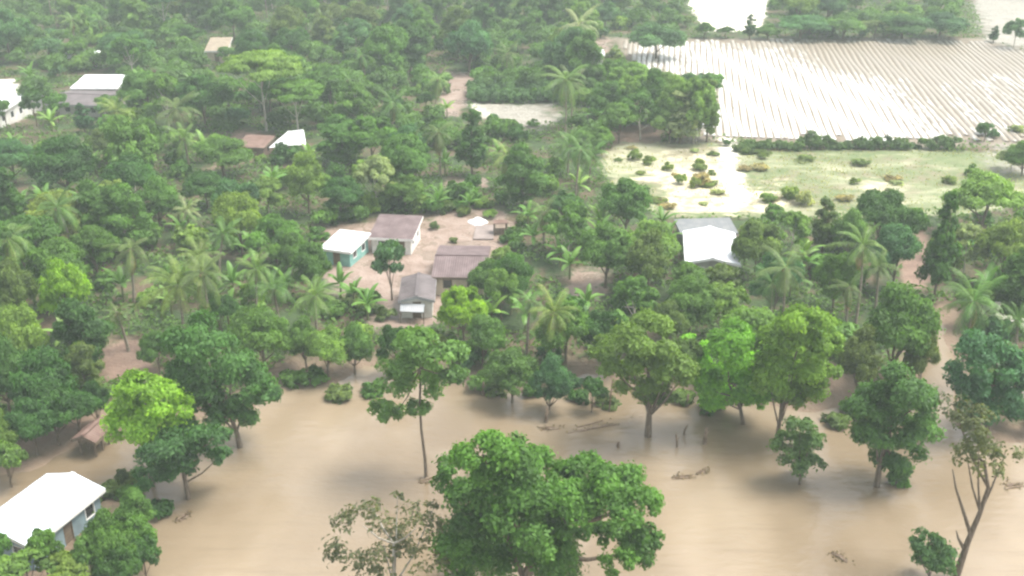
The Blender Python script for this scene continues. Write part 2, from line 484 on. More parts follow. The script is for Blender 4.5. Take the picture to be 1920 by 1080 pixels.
# crop beds: long low ridges running away from the camera, sky glare painted on them
az = math.atan((1262 - 960) / (FPX / CP))
rd, rp = Vector((math.sin(az), math.cos(az), 0)), Vector((math.cos(az), -math.sin(az), 0))
cp = CROP[0]
ts = np.array([[p[0]*rp.x + p[1]*rp.y, p[0]*rd.x + p[1]*rd.y] for p in cp])
t0, t1 = ts[:, 0].min(), ts[:, 0].max()
s_all = np.arange(ts[:, 1].min(), ts[:, 1].max(), 3.0)
GLARE = G([(1340, 170), (1300, 105), (1420, 100), (1500, 145), (1610, 160), (1680, 215), (1760, 268), (1340, 268)])  # outline of the brightest sky glare, painted white on the beds
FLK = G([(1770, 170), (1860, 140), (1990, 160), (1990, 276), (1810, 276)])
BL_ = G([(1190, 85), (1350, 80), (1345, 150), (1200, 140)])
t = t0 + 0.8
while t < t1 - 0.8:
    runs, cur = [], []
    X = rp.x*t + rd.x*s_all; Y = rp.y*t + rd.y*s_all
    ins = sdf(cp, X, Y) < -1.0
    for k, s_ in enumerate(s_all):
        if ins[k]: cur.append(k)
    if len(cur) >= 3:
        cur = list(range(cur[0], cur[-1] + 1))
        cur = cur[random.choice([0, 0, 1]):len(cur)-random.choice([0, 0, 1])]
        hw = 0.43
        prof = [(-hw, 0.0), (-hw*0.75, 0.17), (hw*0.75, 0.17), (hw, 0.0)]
        vs, fades = [], []
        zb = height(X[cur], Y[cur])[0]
        sb = sdf(GLARE, X[cur], Y[cur]); sf = sdf(FLK, X[cur], Y[cur]); s2 = sdf(BL_, X[cur], Y[cur])
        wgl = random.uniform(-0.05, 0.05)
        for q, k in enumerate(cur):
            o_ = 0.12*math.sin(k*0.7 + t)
            glare_fade = min(np.clip(0.0 + 0.022*sb[q], -0.16, 0.34), np.clip(0.12+0.03*s2[q], 0.06, 0.34))
            if sf[q] < 4: glare_fade = min(glare_fade, 0.18 + 0.05*max(0, sf[q]))
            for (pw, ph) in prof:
                vs.append((X[k] + rp.x*(pw+o_), Y[k] + rp.y*(pw+o_), zb[q] + 0.02 + ph)); fades.append(glare_fade + wgl)
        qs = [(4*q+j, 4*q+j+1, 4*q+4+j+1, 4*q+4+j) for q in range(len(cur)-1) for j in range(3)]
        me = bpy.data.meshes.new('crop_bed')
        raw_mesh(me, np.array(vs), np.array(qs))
        at = me.attributes.new('glare_fade', 'FLOAT', 'POINT'); at.data.foreach_set('value', np.array(fades, np.float32))
        me.materials.append(M['bed_glare'])
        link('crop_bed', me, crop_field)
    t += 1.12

# ------------------------------------------------------------------ foliage meshes
def unit(a): return a / (np.linalg.norm(a, axis=1, keepdims=True) + 1e-9)

def leaf_mesh(name, C, N, L, W, tint, material):
    k = len(C)
    N = unit(N)
    rnd = unit(rng.normal(size=(k, 3)))
    T = unit(np.cross(N, rnd)); B = np.cross(N, T)
    L = np.asarray(L).reshape(-1, 1) * np.ones((k, 1)); W = np.asarray(W).reshape(-1, 1) * np.ones((k, 1))
    droop = np.array([[0, 0, -0.18]])
    V = np.empty((k, 4, 3))
    V[:, 0] = C - T*L*0.5 + droop*L
    V[:, 1] = C + B*W*0.5 + N*W*0.16
    V[:, 2] = C + T*L*0.5 + droop*L
    V[:, 3] = C - B*W*0.5 + N*W*0.16
    me = bpy.data.meshes.new(name)
    raw_mesh(me, V.reshape(-1, 3), np.arange(4*k).reshape(-1, 4))
    at = me.attributes.new('tint', 'FLOAT', 'POINT')
    at.data.foreach_set('value', np.repeat(np.clip(tint, 0, 1), 4).astype(np.float32))
    me.materials.append(material)
    return me

def foliage(name, lobes, L, cover=1.0, puffs=9, pr=0.42, material=None, flat=0.8):
    """leaves on small puffs that sit on the lobes of a crown; lobes: (centre, (rx, ry, rz))"""
    Cs, Ns, Ts = [], [], []
    aleaf = 0.5 * L * L * 0.58
    for (c, r) in lobes:
        c = np.array(c, float); r = np.array(r, float)
        k = max(4, int(puffs * random.uniform(0.8, 1.2)))
        U = unit(rng.normal(size=(k, 3))); U[:, 2] = np.abs(U[:, 2])*0.9 - 0.32*(rng.random(k) < 0.45)*1.6
        U = unit(U)
        lt = 0.5 + rng.normal()*0.15
        for u in U:
            pc = c + u * r * rng.uniform(0.55, 0.85)
            p_r = r * pr * rng.uniform(0.7, 1.3) * np.array([1, 1, flat])
            area = 4*math.pi*(p_r.mean()**2)
            m_ = max(6, int(cover * area / aleaf))
            D = unit(rng.normal(size=(m_, 3))); D[:, 2] += 0.25; D = unit(D)
            rad = 1.02 - np.abs(rng.normal(size=(m_, 1)))*0.30
            rad[rng.random(m_) < 0.16] *= 1.32
            Cs.append(pc + D*p_r*rad)
            Ns.append(0.55*D + 0.3*u + np.array([[0, 0, 0.35]]) + rng.normal(size=(m_, 3))*0.38)
            Ts.append(lt + rng.normal()*0.13 + rng.normal(size=m_)*0.12)
    C, N, T_ = np.vstack(Cs), np.vstack(Ns), np.concatenate(Ts)
    keep = np.ones(len(C), bool)
    for (c, r) in lobes:                      # leaves deep inside another lobe are never seen
        q = (((C - np.array(c)) / (np.array(r)*0.42))**2).sum(1)
        keep &= q > 1
    C, N, T_ = C[keep], N[keep], T_[keep]
    ls = L * rng.uniform(0.55, 1.5, len(C))
    return leaf_mesh(name, C, N, ls, ls*0.58, T_, material or M['leaf'])

def trunk_mesh(name, path, r0, limbs, material, k=7):
    b = MB()
    m_ = len(path)
    b.tube(path, [r0*(1.25 if i == 0 else 1 - 0.6*i/(m_-1)) for i in range(m_)], k)
    for tgt in limbs:
        i = random.randint(max(1, m_-3), m_-1)
        a = Vector(path[i]); e = Vector(tgt)
        mid = a.lerp(e, 0.5) + Vector((0, 0, -0.08*(e-a).length))
        b.tube([a, mid, e], [r0*0.42, r0*0.3, r0*0.12], 5)
    return b.mesh(name, material, True)

def crown_lobes(Hh, W, base, form):
    zc0, zc1 = Hh*base, Hh
    lobes = []
    if form == 'round':
        nl = 13
        for i in range(nl):
            u = unit(rng.normal(size=(1, 3)))[0]
            u[2] = abs(u[2])*1.1 - 0.35
            r = W*random.uniform(0.17, 0.25)
            c = np.array([u[0]*(W/2-r), u[1]*(W/2-r), (zc0+zc1)/2 + u[2]*((zc1-zc0)/2 - r*0.6)])
            lobes.append((c, (r, r, r*0.85)))
    elif form == 'oval':
        for i in range(14):
            t = i/13
            wz = math.sin(math.pi*(0.18 + 0.74*t))
            a = i*2.4 + random.uniform(-.4, .4)
            r = W*random.uniform(0.17, 0.23)
            rr = max(0, W/2*wz - r*0.7)*random.uniform(0.6, 1)
            lobes.append((np.array([rr*math.cos(a), rr*math.sin(a), zc0 + r*.6 + t*(zc1-zc0-1.4*r)]), (r, r, r)))
    elif form == 'umbrella':
        for i in range(15):
            a = i*2.4; rr = W/2*math.sqrt((i+.5)/15)*0.82
            r = W*random.uniform(0.12, 0.17)
            lobes.append((np.array([rr*math.cos(a), rr*math.sin(a), zc1 - r*0.6 - (rr/W*2)**2*(zc1-zc0)*0.7 + random.uniform(-.3, .3)]), (r*1.25, r*1.25, r*0.6)))
    elif form == 'column':
        for i in range(11):
            t = i/10; a = i*2.4
            r = W*0.30*(1.05 - 0.55*t)
            rr = W*0.20*(1-0.6*t)
            lobes.append((np.array([rr*math.cos(a), rr*math.sin(a), zc0 + r + t*(zc1-zc0-1.7*r)]), (r, r, r*1.25)))
    elif form == 'wispy':
        for i in range(22):
            u = unit(rng.normal(size=(1, 3)))[0]; u[2] = abs(u[2])*1.2 - 0.4
            r = W*random.uniform(0.08, 0.15)
            c = np.array([u[0]*(W/2-r), u[1]*(W/2-r), (zc0+zc1)/2 + u[2]*((zc1-zc0)/2 - r)])
            lobes.append((c, (r, r, r*1.05)))
    return lobes

VAR = {}
def make_variants(form, count, Hh, W, base, L, cover, puffs, pr, bark, tr):
    VAR[form] = []
    for i in range(count):
        lob = crown_lobes(Hh, W, base, form)
        cm = foliage('crown', lob, L, cover, puffs, pr)
        lean = (random.uniform(-.4, .4), random.uniform(-.4, .4))
        zt = Hh*(base + (0.92-base)*0.45)
        path = [(lean[0]*t*t, lean[1]*t*t, -0.5 + (zt+0.5)*t) for t in (0, .2, .45, .7, 1)]
        limbs = [c for c, r in random.sample(lob, min(7, len(lob)))]
        VAR[form].append((trunk_mesh('trunk', path, tr, limbs, M[bark]), cm, Hh, W))
make_variants('round', 6, 9.0, 8.5, 0.10, 0.35, 0.85, 9, 0.50, 'bark', 0.26)
make_variants('oval', 4, 11.0, 7.2, 0.10, 0.35, 0.85, 9, 0.50, 'bark', 0.24)
make_variants('umbrella', 2, 12.0, 11.0, 0.66, 0.36, 0.9, 9, 0.48, 'pale_bark', 0.2)
make_variants('column', 2, 10.0, 4.2, 0.10, 0.40, 0.95, 10, 0.42, 'bark', 0.18)
make_variants('wispy', 4, 10.0, 7.5, 0.12, 0.38, 0.75, 8, 0.6, 'pale_bark', 0.16)
make_variants('small', 0, 6, 5, .2, .4, 1, 9, .4, 'bark', .15)
VAR['small'] = []
for i in range(3):
    lob = crown_lobes(5.5, 5.0, 0.25, 'round')[:8]
    VAR['small'].append((trunk_mesh('trunk', [(0, 0, -.4), (.1, 0, 1), (.1, .1, 2), (0, .1, 3.4)], 0.13, [c for c, r in lob[:5]], M['bark']),
                         foliage('crown', lob, 0.38, 0.95, 9, 0.45), 5.5, 5.0))
SHRUB = []
for i in range(4):
    lob = []
    for j in range(6):
        a = j*2.4; rr = 0.75*math.sqrt(j/6)
        r = random.uniform(0.5, 0.75)
        lob.append((np.array([rr*math.cos(a), rr*math.sin(a), 0.35 + random.uniform(0, .75)*(1-rr*.5)]), (r, r, r*0.85)))
    SHRUB.append(foliage('shrub', lob, 0.30, 0.9, 8, 0.45))

COLS = {'dark': ((0.048, 0.128, 0.026), 'dark green'), 'mid': ((0.086, 0.192, 0.036), 'green'), 'light': ((0.145, 0.262, 0.055), 'light green'),
        'lime': ((0.17, 0.34, 0.028), 'bright lime green'), 'yellow': ((0.165, 0.250, 0.050), 'yellowish green'), 'olive': ((0.112, 0.178, 0.046), 'olive green'),
        'teal': ((0.066, 0.165, 0.062), 'bluish green'), 'pale': ((0.27, 0.34, 0.15), 'pale green'), 'dry': ((0.30, 0.27, 0.13), 'straw coloured')}
FORMW = {'round': 'rounded', 'oval': 'oval-crowned', 'umbrella': 'flat-topped', 'column': 'narrow upright', 'wispy': 'loose feathery', 'small': 'low bushy'}
PLANTS = []     # (root, kind word, look words, form word, px, py, height) for the labels

def vary(c, s=0.12):
    k = random.uniform(1-s, 1+s)
    return (c[0]*k*random.uniform(.92, 1.08), c[1]*k, c[2]*k*random.uniform(.9, 1.1), 1.0)

def put_tree(x, y, Hh, W, col, form):
    tm, cm, h0, w0 = random.choice(VAR[form])
    z = hz(x, y)
    root = empty('tree', (x, y, max(z, -0.6)), random.uniform(0, 6.28))
    sx, sz = W/w0, Hh/h0
    root.scale = (sx, sx, sz)
    link('trunk', tm, root)
    c = link('crown', cm, root)
    c.color = vary(COLS[col][0])
    px, py = proj(x, y, z + Hh*0.65)
    PLANTS.append([root, 'tree', COLS[col][1], FORMW[form], px, py, Hh, W])
    return root

def tree_px(cx, top, wpx, base, col, form='round'):
    g_ = P(cx, base, 0.4)
    d = depth_of((g_.x, g_.y, 4))
    Hh = max(2.5, top_z(g_.x, g_.y, top) - 0.4)
    return put_tree(g_.x, g_.y, Hh, wpx*d/FPX, col, form)

def put_shrub(x, y, s, col, sz=1.0):
    o = link('shrub', random.choice(SHRUB), None, (x, y, max(hz(x, y), -0.2)))
    o.rotation_euler = (0, 0, random.uniform(0, 6.28))
    o.scale = (s, s, s*sz)
    o.color = vary(COLS[col][0])
    px, py = proj(x, y, s)
    PLANTS.append([o, 'shrub', COLS[col][1], 'leafy', px, py, 1.6*s*sz, 2.4*s])
    return o

# palm fronds: arched rib with two rows of hanging leaflets
def frond_mesh(Lf, sag, width, seed):
    r_ = random.Random(seed)
    vs, fs, ti = [], [], []
    nseg = 26
    pts = []
    a = 0.0; p = np.array([0., 0., 0.])
    for i in range(nseg+1):
        pts.append(p.copy())
        t = i/nseg
        a = -sag*t**1.5
        p = p + np.array([math.cos(a), 0, math.sin(a)])*Lf/nseg
    for i in range(nseg):
        t = i/nseg
        d = pts[i+1]-pts[i]; d /= np.linalg.norm(d)
        up = np.array([-d[2], 0, d[0]])
        wr = 0.06*(1-t)+0.012
        q = len(vs)
        vs += [pts[i]+[0, wr, 0], pts[i]-[0, wr, 0], pts[i+1]-[0, wr*.9, 0], pts[i+1]+[0, wr*.9, 0]]
        ti += [0.7]*4; fs.append((q, q+1, q+2, q+3))
        if t < 0.10: continue
        ll = width*math.sin(math.pi*min(1, 0.16+0.80*t))**0.7
        for sgn in (-1, 1):
            l_ = ll*r_.uniform(.85, 1.1)
            side = np.array([0, sgn, 0.])
            dirv = side*0.80 + d*0.55 - up*0.12
            dirv /= np.linalg.norm(dirv)
            tipd = dirv*l_ + np.array([0, 0, -0.42*l_*r_.uniform(.7, 1.3)])
            midd = dirv*l_*0.5 + np.array([0, 0, -0.06*l_])
            lw = d*0.045
            q = len(vs)
            vs += [pts[i]-lw*.6, pts[i]+lw*.6, pts[i]+midd+lw, pts[i]+midd-lw, pts[i]+tipd]
            tt = 0.33 + r_.uniform(-.25, .3)
            ti += [tt]*5
            fs += [(q, q+1, q+2, q+3), (q+3, q+2, q+4, q+4)]
    me = bpy.data.meshes.new('frond')
    me.from_pydata([tuple(v) for v in vs], [], [f if f[2] != f[3] else f[:3] for f in fs])
    at = me.attributes.new('tint', 'FLOAT', 'POINT'); at.data.foreach_set('value', np.array(ti, np.float32))
    me.materials.append(M['frond'])
    return me
FROND = [frond_mesh(4.2, s, w_, i) for i, (s, w_) in enumerate([(0.9, 0.95), (1.25, 0.9), (1.6, 0.85)])]
PTRUNK = []
for i in range(3):
    b = MB(); lx, ly = random.uniform(-.7, .7), random.uniform(-.7, .7)
    pts = [(lx*(t*t), ly*t*t, -0.4 + 8.4*t) for t in np.linspace(0, 1, 9)]
    b.tube([(x-lx, y-ly, z) for x, y, z in pts], [0.24, 0.17, .15, .14, .135, .13, .125, .12, .14], 8)
    PTRUNK.append(b.mesh('trunk', M['palm_bark'], True))
COCO = None
b = MB()
for i in range(7):
    a = i*0.9; c = Vector((0.28*math.cos(a), 0.28*math.sin(a), -0.18 - 0.08*(i % 2)))
    b.tube([c+Vector((0, 0, .14)), c+Vector((0, 0, .07)), c, c-Vector((0, 0, .08)), c-Vector((0, 0, .13))], [.04, .11, .13, .10, .03], 6)
COCO = b.mesh('coconut_cluster', simple('coconut', (0.16, 0.14, 0.05), (0.22, 0.15, 0.06), 2.0, 0.5), True)

def put_palm(x, y, Hh, W, col, dry=0, nf=21, pose=0.0):
    nf = int(nf*1.25); W *= .88
    z = hz(x, y)
    root = empty('palm_tree', (x, y, max(z, -.5)))
    tr = link('trunk', random.choice(PTRUNK), root)
    root.rotation_euler = (random.uniform(-.09, .09), random.uniform(-.09, .09), 0)
    tr.scale = (1, 1, Hh/8.0); tr.rotation_euler = (0, 0, random.uniform(0, 6.28))
    s = W/2/3.5
    cc = COLS[col][0]
    for i in range(nf + dry):
        isdry = i >= nf
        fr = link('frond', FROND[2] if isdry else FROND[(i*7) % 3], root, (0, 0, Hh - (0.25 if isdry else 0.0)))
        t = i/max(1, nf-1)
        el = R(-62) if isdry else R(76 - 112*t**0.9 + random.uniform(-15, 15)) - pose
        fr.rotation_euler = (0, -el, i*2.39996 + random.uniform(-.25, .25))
        k = s*random.uniform(0.72, 1.12)
        fr.scale = (k, k, k)
        if isdry:
            fr.color = vary((0.23, 0.15, 0.065)); fr['label'] = 'dry brown frond hanging down'
        else:
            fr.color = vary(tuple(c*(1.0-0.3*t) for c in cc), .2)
    cl = link('coconut_cluster', COCO, root, (0, 0, Hh-.1))
    px, py = proj(x, y, z+Hh)
    form = 'palm with dry hanging fronds' if dry > 2 else ('palm with drooping fronds' if pose > 0.2 else 'palm')
    PLANTS.append([root, 'palm', COLS[col][1], form, px, py, Hh, W])
    return root

def palm_px(cx, cy, wpx, base, col, dry=0, nf=17, pose=0.0):
    g_ = P(cx, base, 0.4)
    Hh = max(2.0, top_z(g_.x, g_.y, cy) - 0.4)
    d = depth_of((g_.x, g_.y, Hh))
    return put_palm(g_.x, g_.y, Hh, wpx*d/FPX, col, dry, nf, pose)

# banana plants: broad split leaves on a soft stem
def banana_leaf(seed):
    r_ = random.Random(seed)
    vs, fs, ti = [], [], []
    nseg, Lf = 9, 2.5
    p = np.array([0., 0., 0.]); pts = []
    for i in range(nseg+1):
        pts.append(p.copy()); t = i/nseg
        a = -1.25*t**1.8
        p = p + np.array([math.cos(a), 0, math.sin(a)])*Lf/nseg
    for i in range(nseg+1):
        t = i/nseg
        w_ = 0.06 if t < .1 else 0.34*math.sin(math.pi*min(1, .12+.86*t))**.6
        vs += [pts[i]+[0, w_, -w_*.35], pts[i], pts[i]+[0, -w_, -w_*.35]]
        ti += [0.45, 0.8, 0.45]
    for i in range(nseg):
        fs += [(3*i, 3*i+1, 3*i+4, 3*i+3), (3*i+1, 3*i+2, 3*i+5, 3*i+4)]
    me = bpy.data.meshes.new('leaf')
    me.from_pydata([tuple(v) for v in vs], [], fs)
    at = me.attributes.new('tint', 'FLOAT', 'POINT'); at.data.foreach_set('value', np.array(ti, np.float32))
    me.materials.append(M['frond'])
    return me
BLEAF = [banana_leaf(i) for i in range(2)]
b = MB(); b.tube([(0, 0, -.3), (0, 0, 1), (0, 0, 2.2)], [.16, .13, .08], 7)
BSTEM = b.mesh('stem', simple('banana_stem', (0.12, 0.15, 0.06), (0.17, 0.15, 0.07), 2.0, .6), True)
def put_banana(x, y, s, col='light'):
    s *= .9; col = {'light': 'mid', 'yellow': 'light'}.get(col, col)
    z = hz(x, y)
    root = empty('banana_plant', (x, y, max(z, -.4)), random.uniform(0, 6.28)); root.scale = (s, s, s)
    link('stem', BSTEM, root)
    for i in range(8):
        lf = link('leaf', BLEAF[i % 2], root, (0, 0, 2.1))
        lf.rotation_euler = (0, -R(78 - 9*i + random.uniform(-8, 8)), i*2.4)
        k = random.uniform(.8, 1.15); lf.scale = (k, k, k); lf.color = vary(COLS[col][0], .18)
    px, py = proj(x, y, z+3*s)
    PLANTS.append([root, 'banana plant', COLS[col][1], '', px, py, 4*s, 4*s])
    return root

# ------------------------------------------------------------------ buildings
def roof_plane(parent, p00, p10, p11, p01, material, step=0.95):
    """corrugated sheets from eave (p00-p10) up to the ridge (p01-p11), each its own sheet"""
    p00, p10, p11, p01 = map(Vector, (p00, p10, p11, p01))
    nrm = (p10-p00).cross(p01-p00).normalized()
    if nrm.z < 0: nrm = -nrm
    k = max(2, int(round((p10-p00).length/step)))
    cor = 8
    for s in range(k):
        b = MB()
        lift = 0.012*(s % 2)
        prev = None
        for j in range(cor+1):
            t = (s + (j/cor)*1.03 - 0.015)/k
            a = p00.lerp(p10, t) + nrm*(lift + 0.03*math.sin(j*math.pi/2*2 + .5))
            c = p01.lerp(p11, t) + nrm*(lift + 0.03*math.sin(j*math.pi/2*2 + .5))
            m_ = a.lerp(c, .5) - nrm*random.uniform(0, .015)
            if prev: b.quad(prev[0], a, m_, prev[1]); b.quad(prev[1], m_, c, prev[2])
            prev = (a, m_, c)
        b.build('roof_sheet', material, parent)

def wall_panels(b, x0, x1, z0, z1, opens, th, place):
    """a wall with real openings: grid cells between the cut lines, openings left out; place maps (x, depth, z) to local"""
    xs_ = sorted({x0, x1, *[o[0] for o in opens], *[o[1] for o in opens]})
    zs_ = sorted({z0, z1, *[o[2] for o in opens], *[o[3] for o in opens]})
    for i in range(len(xs_)-1):
        for j in range(len(zs_)-1):
            xm, zm = (xs_[i]+xs_[i+1])/2, (zs_[j]+zs_[j+1])/2
            if any(o[0] < xm < o[1] and o[2] < zm < o[3] for o in opens): continue
            c = [place(x, d, z) for z in (zs_[j], zs_[j+1]) for d in (0, th) for x in (xs_[i], xs_[i+1])]
            n0 = len(b.v); b.v += c
            for f in ((0,2,3,1),(4,5,7,6),(0,1,5,4),(2,6,7,3),(0,4,6,2),(1,3,7,5)): b.f.append(tuple(n0+q for q in f))

def house(name, label, cat, quad, z_e, form, rise, roof_m, wall_m, trim_m, z0=0.3, over=0.45, openings='door', open_sides=False, group=None):
    """quad: front-left, front-right, back-right, back-left roof corners in the photo at eave height z_e"""
    zb = z_e + (rise if form == 'mono' else 0)
    bl, br, tr_, tl = P(*quad[0], z_e), P(*quad[1], z_e), P(*quad[2], zb), P(*quad[3], zb)
    for v_ in (bl, br, tr_, tl): v_.z = 0
    u = ((br-bl) + (tr_-tl)); Lx = u.length/2; u.normalize()
    v = Vector((-u.y, u.x, 0))
    Ly = ((tl-bl).dot(v) + (tr_-br).dot(v))/2
    cen = (bl+br+tr_+tl)/4
    root = empty(name, (cen.x, cen.y, 0), math.atan2(u.y, u.x))
    tag(root, label, cat, group)
    hx, hy = Lx/2, Ly/2
    rf = MB()
    th = 0.14
    if form == 'mono':
        c = [(-hx, -hy, z_e), (hx, -hy, z_e), (hx, hy, zb), (-hx, hy, zb)]
        planes = [c]
        for a_, b_ in ((0, 1), (1, 2), (3, 2), (0, 3)): rf.beam(Vector(c[a_])-Vector((0, 0, .16)), Vector(c[b_])-Vector((0, 0, .16)), .06, .26)
    elif form == 'gable_u':
        r0, r1 = (-hx, 0, z_e+rise), (hx, 0, z_e+rise)
        planes = [[(-hx, -hy, z_e), (hx, -hy, z_e), r1, r0], [(hx, hy, z_e), (-hx, hy, z_e), r0, r1]]
        for a_, b_ in (((-hx, -hy, z_e), (hx, -hy, z_e)), ((-hx, hy, z_e), (hx, hy, z_e)), ((-hx, -hy, z_e), r0), ((-hx, hy, z_e), r0), ((hx, -hy, z_e), r1), ((hx, hy, z_e), r1)):
            rf.beam(Vector(a_)-Vector((0, 0, .16)), Vector(b_)-Vector((0, 0, .16)), .06, .24)
    else:
        r0, r1 = (0, -hy, z_e+rise), (0, hy, z_e+rise)
        planes = [[(-hx, hy, z_e), (-hx, -hy, z_e), r0, r1], [(hx, -hy, z_e), (hx, hy, z_e), r1, r0]]
        for a_, b_ in (((-hx, -hy, z_e), (-hx, hy, z_e)), ((hx, -hy, z_e), (hx, hy, z_e)), ((-hx, -hy, z_e), r0), ((hx, -hy, z_e), r0), ((-hx, hy, z_e), r1), ((hx, hy, z_e), r1)):
            rf.beam(Vector(a_)-Vector((0, 0, .16)), Vector(b_)-Vector((0, 0, .16)), .06, .24)
    roof = rf.build('roof', trim_m, root)
    for pl in planes: roof_plane(roof, *pl, roof_m)
    if form != 'mono':
        cap = MB(); cap.beam(Vector(r0)+Vector((0, 0, .05)), Vector(r1)+Vector((0, 0, .05)), .36, .05); cap.build('ridge_cap', roof_m, roof)
    # walls
    wx, wy = hx-over, hy-over
    def roofz(x, y):
        if form == 'mono': return z_e + rise*(y+hy)/(2*hy)
        if form == 'gable_u': return z_e + rise*(1-abs(y)/hy)
        return z_e + rise*(1-abs(x)/hx)
    if open_sides:
        for sx in (-1, 0, 1):
            for sy in (-1, 1):
                p = MB(); p.box(sx*wx-.07, sx*wx+.07, sy*wy-.07, sy*wy+.07, z0-.8, roofz(sx*wx, sy*wy)-.12); p.build('post', M['timber'], root)
        return root
    ws = []
    zt = z_e + 0.02
    h = zt - z0
    def opens(half, door):
        o_ = []
        n_ = max(1, int(half*2/2.2))
        for i in range(n_):
            xc = -half + (i+.5)*2*half/n_
            if door and i == n_//2: o_.append((xc-.45, xc+.45, z0-.6, z0+min(2.0, h*.86)))
            else: o_.append((xc-.5, xc+.5, z0+h*.38, z0+h*.8))
        return o_
    zlo = z0 - 0.6
    wall_defs = [(wx, True, lambda x, d, z: (x, -wy+d, z)), (wx, False, lambda x, d, z: (-x, wy-d, z)),
                 (wy-.145, False, lambda x, d, z: (wx-d, x, z)), (wy-.145, False, lambda x, d, z: (-wx+d, -x, z))]
    for half, isfront, place in wall_defs:
        b_ = MB(); os_ = opens(half, isfront and openings == 'door')
        wall_panels(b_, -half, half, zlo, zt-.1, os_, th, place)
        # fill up to the slope
        K = 8
        for i in range(K):
            xa, xb = -half+2*half*i/K, -half+2*half*(i+1)/K
            pa, pb = place(xa, 0, 0), place(xb, 0, 0)
            za, zb_ = roofz(pa[0], pa[1])-.08, roofz(pb[0], pb[1])-.08
            if max(za, zb_) <= zt-.1: continue
            za, zb_ = max(za, zt-.1), max(zb_, zt-.1)
            c0 = [place(xa, 0, zt-.1), place(xb, 0, zt-.1), place(xb, 0, zb_), place(xa, 0, za)]
            c1 = [place(xa, th, zt-.1), place(xb, th, zt-.1), place(xb, th, zb_), place(xa, th, za)]
            b_.quad(*c0); b_.quad(*c1[::-1]); b_.quad(c0[3], c0[2], c1[2], c1[3])
        wl_ = b_.build('wall', wall_m, root)
        for (xa, xb, za, zb_) in os_:
            door = za < zlo + .1
            f_ = MB()
            for (q0, q1, q2, q3) in ((xa, xa+.07, za, zb_), (xb-.07, xb, za, zb_), (xa+.07, xb-.07, zb_-.07, zb_), (xa+.07, xb-.07, za, za+.07)):
                c = [place(x, d, z) for z in (q2, q3) for d in (-.02, th+.02) for x in (q0, q1)]
                n0 = len(f_.v); f_.v += c
                for f in ((0,2,3,1),(4,5,7,6),(0,1,5,4),(2,6,7,3),(0,4,6,2),(1,3,7,5)): f_.f.append(tuple(n0+q for q in f))
            fo = f_.build('door' if door else 'window', M['timber'] if door else trim_m, wl_ if False else root)
            p_ = MB(); p_.quad(place(xa+.06, .06, za+.06), place(xb-.06, .06, za+.06), place(xb-.06, .06, zb_-.06), place(xa+.06, .06, zb_-.06))
            p_.build('panel' if door else 'pane', M['timber'] if door else M['dark_glass'], fo)
    # corner posts under the eave
    return root

WHITE_HOUSE = house('house', 'long white gable-roofed house standing in the brown flood at the bottom corner', 'house',
    [(44, 1037), (187, 925), (97, 880), (-46, 986)], 2.6, 'gable_u', 0.75, M['blue_white_roof'], M['blue_wall'], M['white_trim'], z0=-0.1, over=.35)
house('hut', 'small open hut with a rusty brown roof at the flood edge', 'hut',
    [(174, 832), (212, 801), (172, 786), (137, 822)], 1.7, 'gable_u', 0.5, M['rust_roof'], M['brick_wall'], M['timber'], z0=-.1, open_sides=True)
house('house', 'small house with a bright white roof and a teal front wall', 'house',
    [(609, 466), (662, 474), (691, 436), (628, 429)], 2.5, 'mono', 0.35, M['white_roof'], M['teal_wall'], M['white_trim'], over=.3)
house('house', 'house with a mauve brown sloping roof and white barge boards beside the teal house', 'house',
    [(690, 444), (769, 450), (798, 404), (712, 402)], 2.6, 'mono', 0.75, M['mauve_roof'], M['white_wall'], M['white_trim'], over=.35)
house('house', 'largest mauve brown roofed house in the sandy yard', 'house',
    [(803, 517), (895, 523), (936, 459), (829, 462)], 2.7, 'gable_u', 0.7, M['mauve_roof'], M['beige_wall'], M['timber'], over=.4)
house('house', 'small greyish mauve roofed house with a white front, joined before the largest house', 'house',
    [(747, 565), (811, 562), (822, 520), (753, 519)], 2.5, 'gable_v', 0.5, M['grey_roof'], M['white_wall'], M['grey_trim'], over=.3)
house('house', 'house with a bright white square roof between the grass field and the trees', 'house',
    [(1282, 492), (1384, 497), (1383, 437), (1283, 433)], 3.2, 'gable_v', 0.7, M['white_roof'], M['grey_wall'], M['white_trim'], over=.35)
house('shed', 'grey-roofed lean-to shed behind the white square roof', 'shed',
    [(1266, 440), (1378, 436), (1374, 408), (1275, 410)], 2.2, 'mono', 0.4, M['shed_roof'], M['grey_wall'], M['grey_trim'], over=.3)
house('house', 'far house with a long clean white roof among the trees', 'house',
    [(139, 165), (233, 165), (229, 140), (152, 140)], 3.2, 'mono', 0.6, M['white_roof'], M['white_wall'], M['white_trim'], over=.4)
house('house', 'grey-roofed house in front of the long white roof', 'house',
    [(96, 194), (205, 200), (226, 168), (132, 166)], 2.6, 'gable_u', 0.5, M['grey_roof'], M['grey_wall'], M['grey_trim'], over=.4)
house('house', 'pale house with a bright white roof at the picture edge, beside the grey-roofed house', 'house',
    [(-28, 214), (40, 216), (42, 176), (-14, 172)], 3.0, 'gable_u', 0.8, M['white_roof'], M['white_wall'], M['white_trim'], over=.4)
house('hut', 'low hut with a faded brown roof beside the white tent-like roof', 'hut',
    [(449, 275), (503, 278), (508, 254), (456, 252)], 2.3, 'mono', 0.5, M['rust_roof'], M['brick_wall'], M['timber'], over=.3)
house('house', 'beige house with a worn beige roof far off in the forest', 'house',
    [(386, 96), (432, 94), (430, 70), (392, 70)], 3.0, 'mono', 0.8, M['beige_roof'], M['beige_wall'], M['white_trim'], over=.4)
